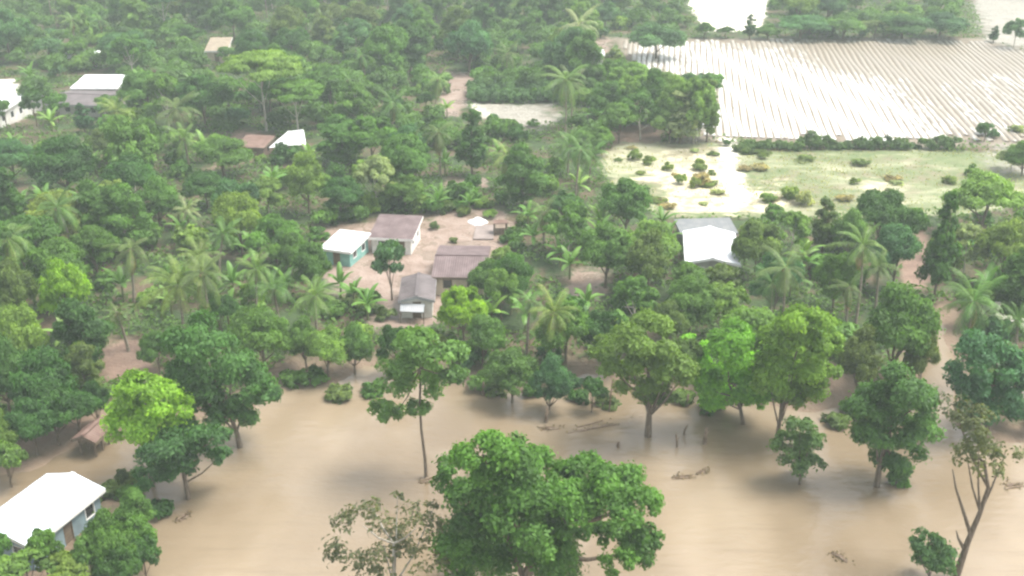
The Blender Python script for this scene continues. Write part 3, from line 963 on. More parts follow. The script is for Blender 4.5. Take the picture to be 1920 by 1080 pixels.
for (qx, qy, sz_, lab) in ((122, 102, 8, 'tiny white-roofed house in the far trees beyond the long white roof'),
                         (175, 100, 6, 'tiny pale-roofed house just behind the long white roof'),
                         (465, 66, 9, 'small pale-roofed house beyond the beige house'),
                         (325, 60, 12, 'small white-roofed house near the top edge, before the beige house'),
                         (1112, 98, 14, 'small white house beside the upper corner of the striped field')):
    house('house', lab, 'house', [(qx-sz_*1.5, qy+6), (qx+sz_*1.5, qy+6), (qx+sz_*1.5, qy-5), (qx-sz_*1.5, qy-5)], 2.5, 'mono', .6, M['white_roof'], M['white_wall'], M['white_trim'], over=.3)

# porch awning of the grey house: a pale lower roof strip on posts
pw0, pw1 = P(750, 584, 1.7), P(794, 586, 1.7); pb1, pb0 = P(796, 570, 2.1), P(751, 569, 2.1)
aw = empty('awning', ((pw0+pw1)/2)[:]); aw.location.z = 0.3
tag(aw, 'pale sheet awning on posts before the small greyish mauve house', 'awning')
off = Vector(aw.location)
ar = MB(); ar.beam(pw0-off, pw1-off, .06, .1); ar = ar.build('frame', M['grey_trim'], aw)
roof_plane(ar, pw0-off, pw1-off, pb1-off, pb0-off, M['pale_grey_roof'])
for q in (pw0, pw1):
    b = MB(); b.beam(Vector((q.x, q.y, 0.1))-off, q-off, .1, .1); b.build('post', M['timber'], aw)

# white tent-like roof: a slack sheet over poles
tarp_px = [((504, 277), 2.1), ((545, 272), 2.3), ((574, 271), 1.9), ((569, 243), 2.6), ((540, 246), 2.9), ((521, 262), 2.6)]
pts = [P(x, y, z) for (x, y), z in tarp_px]
cen = sum(pts, Vector())/6; cen.z = 0.35
tp = empty('tarp_shelter', cen); tag(tp, 'bright white tent-like sheet roof beside the faded brown hut', 'shelter')
mid = (pts[1]+pts[4])/2 - cen; mid.z += 0.45
b = MB(); loc_ = [p-cen for p in pts]
for i in range(6):
    a_, c_ = loc_[i], loc_[(i+1) % 6]
    m1, m2 = a_.lerp(mid, .5)-Vector((0, 0, .08)), c_.lerp(mid, .5)-Vector((0, 0, .08))
    b.quad(a_, c_, m2, m1); b.f.append((len(b.v), len(b.v)+1, len(b.v)+2)); b.v += [tuple(m1), tuple(m2), tuple(mid)]
ob = b.build('sheet', M['tarp'], tp); sm = ob.modifiers.new('thick', 'SOLIDIFY'); sm.thickness = .03
for i in (0, 2, 3, 4):
    b = MB(); b.beam((loc_[i].x, loc_[i].y, -.2), loc_[i]-Vector((0, 0, .03)), .08, .08); b.build('pole', M['timber'], tp)

# yard clutter: white covered pile, brown handcart-like rack, concrete slab
c = P(896, 418, .4)
b = MB()
K = 12
rings = [(1.3, 0.0), (.95, .3), (.65, .42), (.35, .7), (.05, .6)]
for k_, (rr, zz) in enumerate(rings):
    for i in range(K):
        a_ = 2*math.pi*i/K; jit = 1+.22*math.sin(3*a_+.6*k_)+random.uniform(-.12, .12)
        b.v.append((rr*jit*math.cos(a_), .75*rr*jit*math.sin(a_), zz*(1+random.uniform(-.06, .06))))
for k_ in range(4):
    for i in range(K):
        i2 = (i+1) % K; b.f.append((k_*K+i, k_*K+i2, (k_+1)*K+i2, (k_+1)*K+i))
tag(b.build('covered_pile', M['tarp'], None, (c.x, c.y, hz(c.x, c.y)), True), 'heap under a white sheet at the top of the sandy yard', 'pile')
c = P(938, 438, .4)
rk = empty('firewood_rack', (c.x, c.y, hz(c.x, c.y)), .1); tag(rk, 'dark brown firewood rack beside the white-covered heap', 'rack')
for sx in (-.75, .75):
    for sy in (-.5, .5):
        b = MB(); b.box(sx-.06, sx+.06, sy-.06, sy+.06, 0, 1.5); b.build('post', M['timber'], rk)
b = MB(); b.box(-.9, .9, -.65, .65, 1.5, 1.58); b.build('top', M['rust_roof'], rk)
for i in range(18):
    b = MB(); zz = .1+.16*(i//6); yy = -.42+.165*(i % 6)
    b.tube([(-.68, yy, zz+.07), (.68, yy+random.uniform(-.03, .03), zz+.07)], [.075, .07], 6); b.build('log', M['driftwood'], rk)
c0 = [P(x, y, .4) for x, y in ((887, 450), (925, 450), (927, 424), (893, 424))]
b = MB()
zz = max(hz(p.x, p.y) for p in c0)
for p in c0: b.v.append((p.x, p.y, zz-.2))
for p in c0: b.v.append((p.x, p.y, zz+.14))
b.f += [(4, 5, 6, 7), (0, 1, 5, 4), (1, 2, 6, 5), (2, 3, 7, 6), (3, 0, 4, 7)]
tag(b.build('slab', M['concrete']), 'pinkish concrete drying slab behind the largest mauve house', 'slab')

# ------------------------------------------------------------------ large trees standing alone: crowns from their own lobes
def hero(base, lobes, col, L, cover, label, r0=.25, path_px=None, bark='bark', spread=0.55, limbs=7, extra_px=(), puffs=10, pr=.42, cat='tree'):
    g_ = P(base[0], base[1], 0.0)
    z0 = min(0.0, hz(g_.x, g_.y))
    root = empty('tree', (g_.x, g_.y, 0))
    tag(root, label, cat)
    o3 = Vector((g_.x, g_.y, 0))
    lob = []
    span = (max(l_[0] for l_ in lobes) - min(l_[0] for l_ in lobes))*depth_of((g_.x, g_.y, 8))/FPX
    for i, (x, y, r) in enumerate(lobes):
        yy = g_.y + ((i*0.618) % 1.0 - .5)*span*spread
        q = PY(x, y, yy); rr = r*1.07*depth_of(q)/FPX
        if q.z - rr*0.8 < 0.3: q.z = 0.3 + rr*0.8
        lob.append((np.array(q - o3), (rr*1.05, rr*1.05, rr*.95)))
    cm = foliage('crown', lob, L, cover, puffs, pr)
    cr = link('crown', cm, root); cr.color = (*[q*k_ for q, k_ in zip(col, (1.5, 1.5, 1.2))], 1)
    if path_px: path = [PY(x, y, g_.y) - o3 for x, y in path_px]; path[0].z = min(path[0].z, z0-.3)
    else:
        cz = np.mean([c for c, r in lob], axis=0)
        path = [Vector((cz[0]*t*t, cz[1]*t*t, z0-.3+(cz[2]+.3)*t)) for t in (0, .25, .5, .75, 1)]
    lm = [c for c, r in random.sample(lob, min(limbs, len(lob)))]
    link('trunk', trunk_mesh('trunk', path, r0, lm, M[bark], 8), root)
    for br in extra_px:
        p = [PY(x, y, g_.y+.02*i) - o3 for i, (x, y) in enumerate(br)]
        b = MB(); b.tube(p, list(np.linspace(r0*.6, r0*.15, len(p))), 6); b.build('limb', M[bark], root, smooth=True)
    return root

hero((965, 1165), [(905, 852, 50), (862, 893, 46), (952, 876, 58), (1010, 888, 50), (880, 960, 62), (960, 960, 70), (1030, 955, 52), (868, 1030, 48), (905, 1050, 70), (990, 1060, 78),
     (1035, 1020, 42), (1100, 890, 42), (1150, 905, 46), (1185, 955, 46), (1120, 955, 52), (1203, 1003, 34), (1150, 1000, 34), (1165, 1055, 34), (930, 915, 50), (1062, 902, 38), (1072, 950, 50), (1078, 995, 40), (930, 935, 60), (1200, 940, 34), (1195, 1035, 30)],
     (0.055, 0.135, 0.026), 0.277, 1.05, 'great dark-leaved spreading tree standing in the open flood, biggest crown of all', .5)
hero((740, 1150), [(680, 985, 42), (720, 1020, 45), (780, 990, 42), (655, 1035, 36), (740, 1065, 50), (800, 1045, 38), (745, 932, 12), (815, 948, 13), (700, 955, 20)],
     (0.075, 0.09, 0.055), .30, .2, 'sparse greyish tree with thin see-through crown beside the biggest crown', .2, bark='pale_bark', puffs=7, pr=.5)
hero((800, 895), [(790, 648, 36), (755, 678, 40), (830, 668, 38), (790, 710, 46), (740, 720, 33), (848, 700, 24), (718, 770, 25), (785, 765, 22), (742, 775, 16)],
     (0.072, 0.15, 0.045), 0.302, .9, 'slender tree on a long bare trunk rising from the flood', .16, path_px=[(800, 898), (797, 860), (790, 805), (787, 760), (788, 690)])
hero((285, 905), [(265, 722, 30), (235, 752, 34), (300, 742, 37), (332, 772, 30), (275, 790, 47), (238, 800, 33), (322, 820, 34), (280, 848, 34)],
     (0.15, 0.29, 0.032), 0.286, 1.0, 'vivid lime green tree at the flood edge, brightest of all', .25)
hero((447, 838), [(378, 640, 50), (430, 680, 46), (345, 690, 42), (460, 730, 46), (400, 740, 54), (500, 740, 27), (442, 778, 34), (380, 785, 38)],
     (0.042, 0.108, 0.032), 0.319, 1.0, 'broad dark tree behind the lime green one with a leaning trunk', .25, path_px=[(452, 838), (444, 812), (432, 780), (420, 730)])
hero((354, 935), [(300, 850, 44), (350, 850, 46), (395, 830, 34), (410, 858, 21), (330, 888, 34), (278, 895, 28)],
     (0.036, 0.095, 0.032), 0.294, 1.0, 'dark tree leaning over the water below the lime green one', .22, path_px=[(354, 937), (348, 905), (340, 870), (335, 850)])
hero((1215, 818), [(1215, 640, 52), (1283, 660, 28), (1278, 708, 30), (1130, 655, 26), (1170, 670, 44), (1252, 690, 46), (1200, 710, 48), (1148, 692, 28), (1225, 735, 33)],
     (0.080, 0.142, 0.034), 0.302, 1.0, 'olive tree with a thick dark bare trunk standing in the flood', .3, path_px=[(1215, 820), (1217, 780), (1218, 745), (1215, 690)])
hero((1395, 795), [(1368, 642, 42), (1432, 712, 26), (1425, 740, 26), (1303, 655, 30), (1410, 680, 31), (1338, 680, 43), (1390, 720, 46), (1318, 720, 38), (1350, 745, 36), (1412, 748, 21), (1290, 690, 32)],
     (0.110, 0.265, 0.028), 0.302, 1.0, 'vivid green slanting-topped tree next to the olive tree with the thick trunk', .22)
hero((1458, 835), [(1510, 602, 40), (1552, 690, 27), (1552, 640, 24), (1440, 685, 30), (1475, 640, 43), (1532, 650, 33), (1490, 690, 53), (1450, 720, 34), (1520, 720, 34), (1480, 748, 28)],
     (0.092, 0.175, 0.028), 0.302, 1.0, 'tall yellow-green tree with a bare trunk at the water, beside the vivid green one', .2, path_px=[(1456, 836), (1460, 800), (1468, 760), (1480, 700)])
hero((1500, 908), [(1500, 800, 24), (1478, 830, 28), (1522, 830, 28), (1495, 865, 33), (1526, 868, 19)],
     (0.066, 0.13, 0.045), .30, .85, 'small bushy tree growing out of the flood below the tall yellow-green one', .14)
hero((1648, 912), [(1680, 732, 48), (1640, 760, 46), (1720, 760, 40), (1670, 800, 58), (1722, 810, 38), (1640, 830, 38), (1690, 858, 40), (1668, 878, 24)],
     (0.050, 0.120, 0.032), 0.286, 1.05, 'dense egg-shaped dark tree leaning over the flood', .25, path_px=[(1645, 912), (1648, 880), (1658, 840), (1670, 790)])
hero((1790, 1078), [(1830, 790, 36), (1800, 800, 32), (1862, 820, 38), (1812, 850, 30), (1885, 850, 28), (1855, 880, 24), (1790, 762, 28), (1835, 840, 30)],
     (0.070, 0.088, 0.048), .28, .24, 'leaning tree with forked bare limbs and thin olive crown at the flood corner', .24,
     path_px=[(1790, 1080), (1815, 1015), (1838, 960), (1853, 915), (1846, 870)], extra_px=[[(1820, 1002), (1805, 955), (1792, 915), (1786, 880)], [(1808, 1030), (1797, 1010), (1793, 995)]], bark='bark', limbs=5, puffs=8)
hero((1745, 1085), [(1740, 1020, 26), (1765, 1042, 27), (1718, 1020, 14), (1750, 1062, 30)],
     (0.052, 0.120, 0.045), .28, .8, 'leafy bush at the foot of the leaning forked tree', .1, cat='bush')
hero((1850, 810), [(1830, 660, 38), (1870, 680, 40), (1810, 710, 36), (1860, 740, 43), (1900, 720, 38), (1830, 770, 33), (1915, 780, 34)],
     (0.036, 0.105, 0.052), 0.319, 1.0, 'bluish dark tree on the far bank at the picture edge, above the thin olive crown', .25)

# ------------------------------------------------------------------ trees read one by one from the photo
HAND = [
 (55,560,95,720,'light'),(137,480,95,640,'lime'),(165,560,110,700,'dark','oval'),(45,480,90,640,'olive'),(65,400,135,540,'mid'),(115,358,130,470,'yellow'),
 (20,315,60,440,'teal','column'),(130,255,140,370,'dark'),(250,290,120,400,'dark'),(222,330,85,430,'yellow','wispy'),(30,255,95,345,'teal'),(185,420,90,520,'mid'),
 (455,352,95,480,'yellow'),(520,400,105,500,'mid'),(580,285,80,400,'light'),(505,325,80,410,'light','wispy'),(548,432,80,525,'mid'),(300,335,90,430,'mid'),
 (497,570,120,700,'mid'),(615,605,90,705,'light'),(665,600,75,695,'mid'),(575,590,80,690,'mid'),(20,640,110,780,'dark'),(100,655,135,800,'dark'),
 (170,640,80,760,'olive','oval'),(110,715,115,830,'dark'),(15,755,70,885,'light'),(185,705,60,800,'dark'),(415,545,80,640,'dark'),(300,620,70,700,'mid'),
 (215,955,105,1090,'mid'),(258,905,80,1015,'mid','oval'),(60,1020,130,1120,'light','small'),(135,1040,115,1130,'yellow','small'),(275,985,70,1080,'dark','small'),
 (70,740,105,850,'dark'),(150,725,95,812,'dark'),(20,800,75,905,'light','small'),(95,990,70,1100,'mid','small'),(5,985,70,1100,'mid','small'),(230,1010,90,1120,'dark'),(265,950,70,1060,'mid','small'),(180,1000,80,1110,'mid','small'),
 (1190,118,90,205,'light','wispy'),(1225,128,80,235,'mid'),(1265,140,80,262,'light'),(1305,148,75,266,'light','wispy'),(1150,105,70,180,'mid'),(965,470,70,560,'mid','wispy'),(585,450,80,560,'mid'),(940,500,70,600,'light'),
 (112,172,50,232,'mid','small'),(205,176,60,235,'mid','small'),(70,165,50,238,'dark','small'),(14,185,40,245,'mid','small'),(150,72,60,125,'mid','small'),(95,70,70,122,'teal','small'),(480,55,70,95,'teal'),(430,84,50,125,'mid','small'),(350,45,80,95,'mid'),(205,60,70,110,'light','small'),
 (707,285,85,395,'pale','wispy'),(640,330,90,412,'dark'),(760,320,80,395,'mid'),(700,205,110,310,'mid'),(885,205,65,330,'dark','column'),(765,235,80,330,'teal'),
 (735,445,75,563,'teal','small'),(870,522,95,645,'lime'),(905,590,90,690,'mid'),(960,640,105,748,'mid'),(1030,648,80,765,'teal'),(1110,688,60,765,'dark','small'),
 (740,598,65,700,'dark'),(915,485,75,570,'mid'),(960,470,85,580,'dark'),(1065,368,100,485,'mid','wispy'),(1172,332,105,445,'mid'),(1135,415,110,540,'mid'),(1215,430,95,560,'olive'),
 (1060,558,110,690,'mid'),(1135,565,105,690,'dark'),(1190,510,100,640,'mid','wispy'),(1290,515,110,640,'mid'),(1360,525,95,640,'light','wispy'),(1415,398,95,530,'olive'),
 (1450,470,100,600,'teal'),(1540,375,70,480,'olive','column'),(1643,348,110,460,'dark'),(1750,362,70,565,'dark','column'),(1672,418,100,545,'teal'),
 (1835,322,140,445,'light'),(1870,405,110,545,'yellow'),(1805,410,80,520,'pale','wispy'),(1665,530,150,720,'mid'),(1605,600,90,745,'olive'),(1560,470,90,590,'mid'),
 (1480,390,80,490,'light','wispy'),(1720,600,70,740,'olive'),(1585,395,70,490,'mid'),(1700,390,60,470,'dark','small'),(1250,560,80,660,'olive'),
 (500,95,150,245,'light','umbrella'),(560,150,110,255,'mid','umbrella'),(240,55,110,130,'teal'),(160,195,45,250,'teal','column'),(880,40,90,135,'teal'),(770,40,90,140,'dark','oval'),
 (1230,40,110,112,'teal'),(1180,110,90,200,'light','wispy'),(1240,130,100,235,'light','wispy'),(1300,135,85,270,'light','wispy'),(1275,170,80,268,'pale','column'),(1200,165,90,262,'mid','wispy'),
 (1140,150,80,235,'mid'),(1325,150,50,266,'olive','column'),(1320,40,40,72,'mid'),(1360,48,35,72,'dark','small'),(1405,28,30,74,'teal','column'),(1500,25,110,74,'teal'),(1580,30,90,74,'mid'),(1690,25,100,74,'dark'),(1760,20,100,75,'teal'),(1640,35,80,74,'olive','small'),
 (1440,45,50,74,'mid'),(1862,50,24,80,'dark','column'),(1900,30,50,90,'teal','wispy'),(1845,228,40,265,'dark','small'),(1915,265,70,330,'mid'),(1895,275,60,320,'pale','wispy'),
 (1290,488,80,560,'mid','small'),(1350,494,75,565,'olive','small'),(1190,140,80,230,'light'),(1160,190,80,268,'mid'),(1310,165,70,262,'light','wispy'),(1255,190,80,268,'light'),(1100,160,80,230,'light','wispy'),(1115,230,75,290,'mid'),
 (620,120,110,210,'mid'),(640,220,110,310,'mid','oval'),(420,250,110,330,'mid'),(390,320,90,390,'dark'),(200,240,80,310,'olive'),(280,130,100,215,'mid'),
]
for t_ in HAND: tree_px(*t_)

PALMS = [(337,535,165,650,'yellow'),(382,480,95,570,'yellow'),(252,470,105,570,'olive',1,15,.35),(237,585,75,660,'olive',0,13,.3),(602,560,110,650,'light'),
 (420,440,90,520,'mid'),(355,395,65,450,'pale'),(338,205,100,295,'olive',1,16,.25),(348,258,85,320,'light'),(232,207,75,265,'yellow'),(818,148,75,218,'light',2,15,.3),
 (822,250,85,335,'olive',4,14,.3),(947,292,95,358,'yellow',3,17,.3),(1053,150,110,250,'light',2,17,.25),(1062,272,95,335,'mid'),(1020,398,85,465,'olive',4,14,.2),
 (1033,585,115,700,'yellow',4,16),(985,560,85,665,'mid',0,14,.3),(1800,555,145,716,'mid',1,15,.1),(1587,540,85,625,'olive',4,13,.25),(1432,535,95,640,'mid',0,14),
 (522,540,100,630,'mid'),(1105,290,80,345,'mid'),(1090,45,95,120,'pale',1,15,.3),(1640,500,80,580,'olive'),(1880,600,85,690,'mid'),(775,275,70,335,'olive'),(480,505,90,590,'light')]
for t_ in PALMS: palm_px(*t_)

for (x, y, s_, c_) in [(935,575,1.1,'light'),(958,590,1.1,'mid'),(912,565,1.0,'light'),(1075,470,1.1,'light'),(1098,480,1.0,'mid'),(1122,465,1.1,'light'),(1050,500,1.0,'mid'),
   (1155,480,1.0,'light'),(1395,500,1.0,'mid'),(1425,480,1.0,'light'),(1480,560,1.1,'mid'),(1510,520,1.0,'light'),(690,600,1.0,'mid'),(665,580,1.0,'light'),(985,620,1.1,'mid'),
   (1250,470,1.0,'mid'),(1240,440,1.0,'light'),(1100,600,1.1,'mid'),(1620,700,1.2,'light'),(1600,680,1.1,'mid'),(1870,560,1.1,'light'),(1780,470,1.0,'mid'),(355,430,1.0,'light'),
   (345,455,1.0,'mid'),(440,560,1.1,'light'),(540,560,1.0,'light'),(640,560,1.0,'light'),(820,400,.9,'light'),(790,385,.9,'mid'),(880,400,.8,'mid'),(1000,470,1.0,'light')]:
    g_ = P(x, y, .4); put_banana(g_.x, g_.y, s_, c_)

# hedge along the near side of the striped field, in three runs with gaps
for k, (x0, x1, hh, lab) in enumerate(((1392, 1612, 2.6, 'long dark hedge at the near edge of the striped white field'), (1622, 1712, 2.2, 'middle run of hedge between two gaps at the field edge'),
                                       (1732, 1788, 2.2, 'short last run of hedge at the muddy end of the field'))):
    a_, b_ = P(x0, 281, .4), P(x1, 279, .4)
    c_ = (a_+b_)/2
    nl = max(4, int((b_-a_).length/1.2)); lob = []
    for i in range(nl):
        p = a_.lerp(b_, i/(nl-1)) - c_
        up = hh*(0.75+.3*math.sin(i*.9)+random.uniform(-.1, .1)) * (0.6 if (k == 0 and i < 4) else 1)
        lob.append((np.array([p.x, p.y+random.uniform(-.5, .5), up*.45]), (1.1, 1.2, up*.55)))
    o = link('hedge', foliage('hedge', lob, .4, .85, 9, .45), None, (c_.x, c_.y, .35)); o.color = (0.075, 0.145, 0.045, 1)
    tag(o, lab, 'hedge')
# smooth dense hedge block behind the flooded clearing
a_, b_ = P(885, 190, .4), P(1035, 190, .4); c_ = (a_+b_)/2; lob = []
for i in range(16):
    for j in range(3):
        p = a_.lerp(b_, i/15)-c_
        lob.append((np.array([p.x, j*3.0, 1.1+j*.25+random.uniform(-.15, .25)]), (1.2, 1.8, 1.3)))
o = link('hedge', foliage('hedge', lob, .42, .8, 8, .45), None, (c_.x, c_.y, .35)); o.color = (0.075, 0.165, 0.055, 1)
tag(o, 'broad even green hedge block behind the glare-white flooded clearing', 'hedge')

# ------------------------------------------------------------------ fill of the forest between them
KEEP = [np.array(q, float) for q in (
 [(1140, 68), (1840, 68), (1990, 68), (1990, 300), (1345, 300), (1335, 135), (1180, 120)], [(1120, 275), (1960, 275), (1960, 345), (1800, 372), (1560, 385), (1400, 385), (1210, 385), (1130, 330)],
 [(595, 415), (690, 392), (800, 395), (850, 395), (975, 405), (965, 455), (935, 510), (860, 560), (835, 600), (740, 610), (690, 560), (600, 520)],
 [(1255, 405), (1395, 405), (1395, 500), (1265, 500)], [(135, 135), (235, 135), (235, 190), (95, 200)], [(500, 240), (580, 240), (580, 285), (440, 285), (440, 250)],
 [(880, 192), (1050, 192), (1050, 240), (900, 240)], [(1285, 0), (1450, 0), (1450, 64), (1300, 64)], [(1812, 0), (1990, 0), (1990, 330), (1850, 300)],
 [(-60, 870), (100, 850), (240, 800), (300, 1080), (-60, 1080)], [(300, 800), (520, 720), (700, 690), (740, 730), (1740, 800), (1920, 830), (1990, 1090), (290, 1090)],
 [(840, 140), (890, 140), (880, 200), (840, 210)], [(385, 66), (435, 66), (435, 104), (385, 104)], [(-20, 160), (45, 160), (45, 225), (-20, 225)], [(195, 640), (300, 640), (295, 690), (200, 690)],
 [(1070, 510), (1130, 510), (1130, 550), (1070, 550)], [(1745, 600), (1788, 600), (1790, 760), (1745, 760)], [(138, 785), (212, 785), (212, 842), (138, 842)],
 [(1690, 440), (1740, 440), (1740, 540), (1690, 540)], [(1885, 560), (1925, 560), (1925, 610), (1885, 610)])]
def kept(pts):
    a_ = np.array(pts, float)
    return any((sdf(k, a_[:, 0], a_[:, 1]) < 0).any() for k in KEEP)
OCC = [(p[0].location.x, p[0].location.y, p[7]*.5 if p[1] == 'tree' else 1.3) for p in PLANTS]
def free(x, y, r):
    return all((x-a_)**2+(y-b_)**2 > ((r+c_)*.62)**2 for a_, b_, c_ in OCC)
def region_col(px, py):
    r = random.random()
    if py < 120: return random.choice(['teal', 'teal', 'mid', 'light', 'olive', 'dark'])
    if px < 420: return random.choice(['dark', 'mid', 'mid', 'dark', 'teal', 'mid', 'light', 'light'])
    if px > 1100: return random.choice(['mid', 'light', 'mid', 'teal', 'light', 'dark', 'mid'])
    return random.choice(['mid', 'dark', 'mid', 'light', 'mid', 'teal', 'light'])
n_tree = sum(p[1] == 'tree' for p in PLANTS) + 13
tries = 0
while n_tree < 292 and tries < 9000:
    tries += 1
    y = random.uniform(70, 318); hw = (.913*y+20.3)*.466*1.06+4
    x = random.uniform(-hw, hw)
    form = random.choices(['round', 'oval', 'wispy', 'column', 'umbrella', 'small'], [42, 22, 14, 6, 4, 12])[0]
    W = {'round': random.uniform(6, 10.5), 'oval': random.uniform(5.5, 8.5), 'wispy': random.uniform(5.5, 9), 'column': random.uniform(3, 4.5), 'umbrella': random.uniform(9, 11), 'small': random.uniform(3.5, 5)}[form]
    Hh = {'round': W*random.uniform(.95, 1.2), 'oval': W*random.uniform(1.3, 1.6), 'wispy': W*random.uniform(1.1, 1.4), 'column': W*random.uniform(2, 2.6), 'umbrella': random.uniform(10, 13), 'small': W*random.uniform(.9, 1.15)}[form]
    if sdf(FLOOD, np.array([x]), np.array([y]))[0] < 2: continue
    d = depth_of((x, y, 4)); hp = W*.42*FPX/d
    q0, q1 = proj(x, y, .4), proj(x, y, Hh*.55); q2 = proj(x, y, Hh*.95)
    if not (-90 < q1[0] < 2010): continue
    if kept([q0, q1, q2, (q1[0]-hp, q1[1]), (q1[0]+hp, q1[1]), (q2[0]-hp*.6, q2[1]), (q2[0]+hp*.6, q2[1]), (q1[0]-hp*.8, (q0[1]+q1[1])/2), (q1[0]+hp*.8, (q0[1]+q1[1])/2)]): continue
    if not free(x, y, W*.5): continue
    put_tree(x, y, Hh, W, region_col(*q1), form)
    OCC.append((x, y, W*.5)); n_tree += 1
print('trees', n_tree, 'tries', tries)
n_ = 0; tries = 0
while n_ < 26 and tries < 9000:          # more palms in the gaps
    tries += 1
    y = random.uniform(95, 300); hw = (.913*y+20.3)*.466; x = random.uniform(-hw, hw)
    Hh, W = random.uniform(5, 9), random.uniform(5.5, 7.5)
    if sdf(FLOOD, np.array([x]), np.array([y]))[0] < 2: continue
    q0, q1 = proj(x, y, .4), proj(x, y, Hh); hp = W*.4*FPX/depth_of((x, y, Hh))
    if kept([q0, q1, (q1[0]-hp, q1[1]), (q1[0]+hp, q1[1]), (q1[0], q1[1]+hp)]) or not free(x, y, 1.2): continue
    put_palm(x, y, Hh, W, random.choice(['olive', 'mid', 'light', 'mid']), random.choice([0, 1, 2, 3]), 14, random.choice([0, .2, .3]))
    OCC.append((x, y, 1.3)); n_ += 1
n_ = 0; tries = 0
while n_ < 60 and tries < 9000:          # banana clumps
    tries += 1
    y = random.uniform(88, 210); hw = (.913*y+20.3)*.466; x = random.uniform(-hw, hw)
    if sdf(FLOOD, np.array([x]), np.array([y]))[0] < 1.5: continue
    q0, q1 = proj(x, y, .4), proj(x, y, 3.8)
    if kept([q0, q1]) or not free(x, y, .4): continue
    put_banana(x, y, random.uniform(.9, 1.25), random.choice(['light', 'mid', 'light', 'yellow'])); OCC.append((x, y, 1.0)); n_ += 1
# shrubs: by eye along the bank, the field and the yard, then in the gaps
for (x, y, s_, c_) in [(930,735,.9,'olive'),(900,725,1.1,'mid'),(1000,735,.9,'mid'),(1085,745,.9,'dark'),(1145,755,1.0,'olive'),(1280,745,1.0,'olive'),(1330,765,1.1,'mid'),(1070,720,1.0,'teal'),(640,740,1.2,'olive'),
   (700,735,1.0,'mid'),(590,710,1.3,'mid'),(545,712,1.1,'mid'),(1570,790,1.0,'olive'),(1600,770,1.2,'mid'),(1690,900,.8,'mid'),(230,905,1.2,'olive'),(205,925,.9,'olive'),(250,930,1.0,'mid'),(300,960,.9,'dark'),
   (615,425,1.5,'mid'),(640,416,1.5,'dark'),(668,410,1.6,'mid'),(695,398,1.5,'light'),(722,392,1.5,'mid'),(752,391,1.4,'dark'),(782,394,1.4,'light'),(812,402,1.2,'mid'),(835,398,1.1,'olive'),(858,392,1.0,'light'),(600,450,1.3,'mid'),(598,490,1.3,'dark'),(955,455,1.3,'mid'),(945,490,1.4,'light'),(915,540,1.3,'mid'),(690,575,1.2,'mid'),(720,600,1.0,'olive'),(870,405,.8,'olive'),(920,410,.9,'light'),(850,455,.5,'olive'),(815,430,.6,'olive'),(660,575,1.2,'pale'),(690,590,1.1,'olive'),(630,595,1.3,'mid'),(770,640,1.0,'mid'),(815,650,1.1,'yellow'),(800,395,1.0,'light'),(840,390,.9,'light'),(870,385,.9,'mid'),(905,392,1.0,'light'),(940,385,1.0,'mid'),(775,395,1.1,'mid'),
   (975,440,1.1,'mid'),(985,420,1.0,'olive'),(965,470,1.0,'mid'),(1400,290,.8,'olive'),(1430,298,.8,'olive'),(1275,345,.8,'yellow'),(1300,352,.8,'yellow'),(1320,350,.9,'dry'),(1250,320,.8,'yellow'),(1310,310,.7,'yellow'),(1335,330,.6,'yellow'),
   (1190,300,1.0,'yellow'),(1215,310,.9,'yellow'),(1600,345,.7,'yellow'),(1480,375,1.1,'yellow'),(1510,385,1.1,'pale'),(1440,380,1.0,'light'),(1780,345,.8,'yellow'),(1820,330,1.0,'light'),(1362,275,.6,'dark'),(1380,285,.7,'olive'),
   (895,225,.8,'dark'),(925,232,1.0,'teal'),(960,240,1.1,'mid'),(1000,238,1.0,'mid'),(460,300,.9,'pale'),(490,305,.9,'light'),(440,310,.8,'light'),(1840,255,1.0,'dark'),(1860,260,.9,'teal'),(1905,250,1.0,'pale')]:
    g_ = P(x, y, .3); put_shrub(g_.x, g_.y, s_, c_, random.uniform(.8, 1.2))
n_ = 0; tries = 0
while n_ < 34 and tries < 3000:           # low scrub on the rough left part of the grass field
    tries += 1
    q = (random.uniform(1125, 1720), random.uniform(275, 392))
    g_ = P(q[0], q[1], .3)
    if sdfs(GRASS, np.array([g_.x]), np.array([g_.y]))[0] > -1 or sdfs(PATHS, np.array([g_.x]), np.array([g_.y]))[0] < 1: continue
    if q[0] > 1450 and random.random() < .6: continue
    put_shrub(g_.x, g_.y, random.uniform(.5, 1.2), random.choice(['dry', 'yellow', 'dry', 'pale', 'olive']), random.uniform(.3, .55)); n_ += 1
n_ = 0; tries = 0
while n_ < 180 and tries < 20000:
    tries += 1
    y = random.uniform(75, 290); hw = (.913*y+20.3)*.466; x = random.uniform(-hw, hw)
    if sdf(FLOOD, np.array([x]), np.array([y]))[0] < 1.0: continue
    q0, q1 = proj(x, y, .4), proj(x, y, 2)
    if kept([q0, q1]) or not free(x, y, .2): continue
    put_shrub(x, y, random.uniform(1.1, 2.2), region_col(*q0), random.uniform(.8, 1.3)); OCC.append((x, y, .9)); n_ += 1

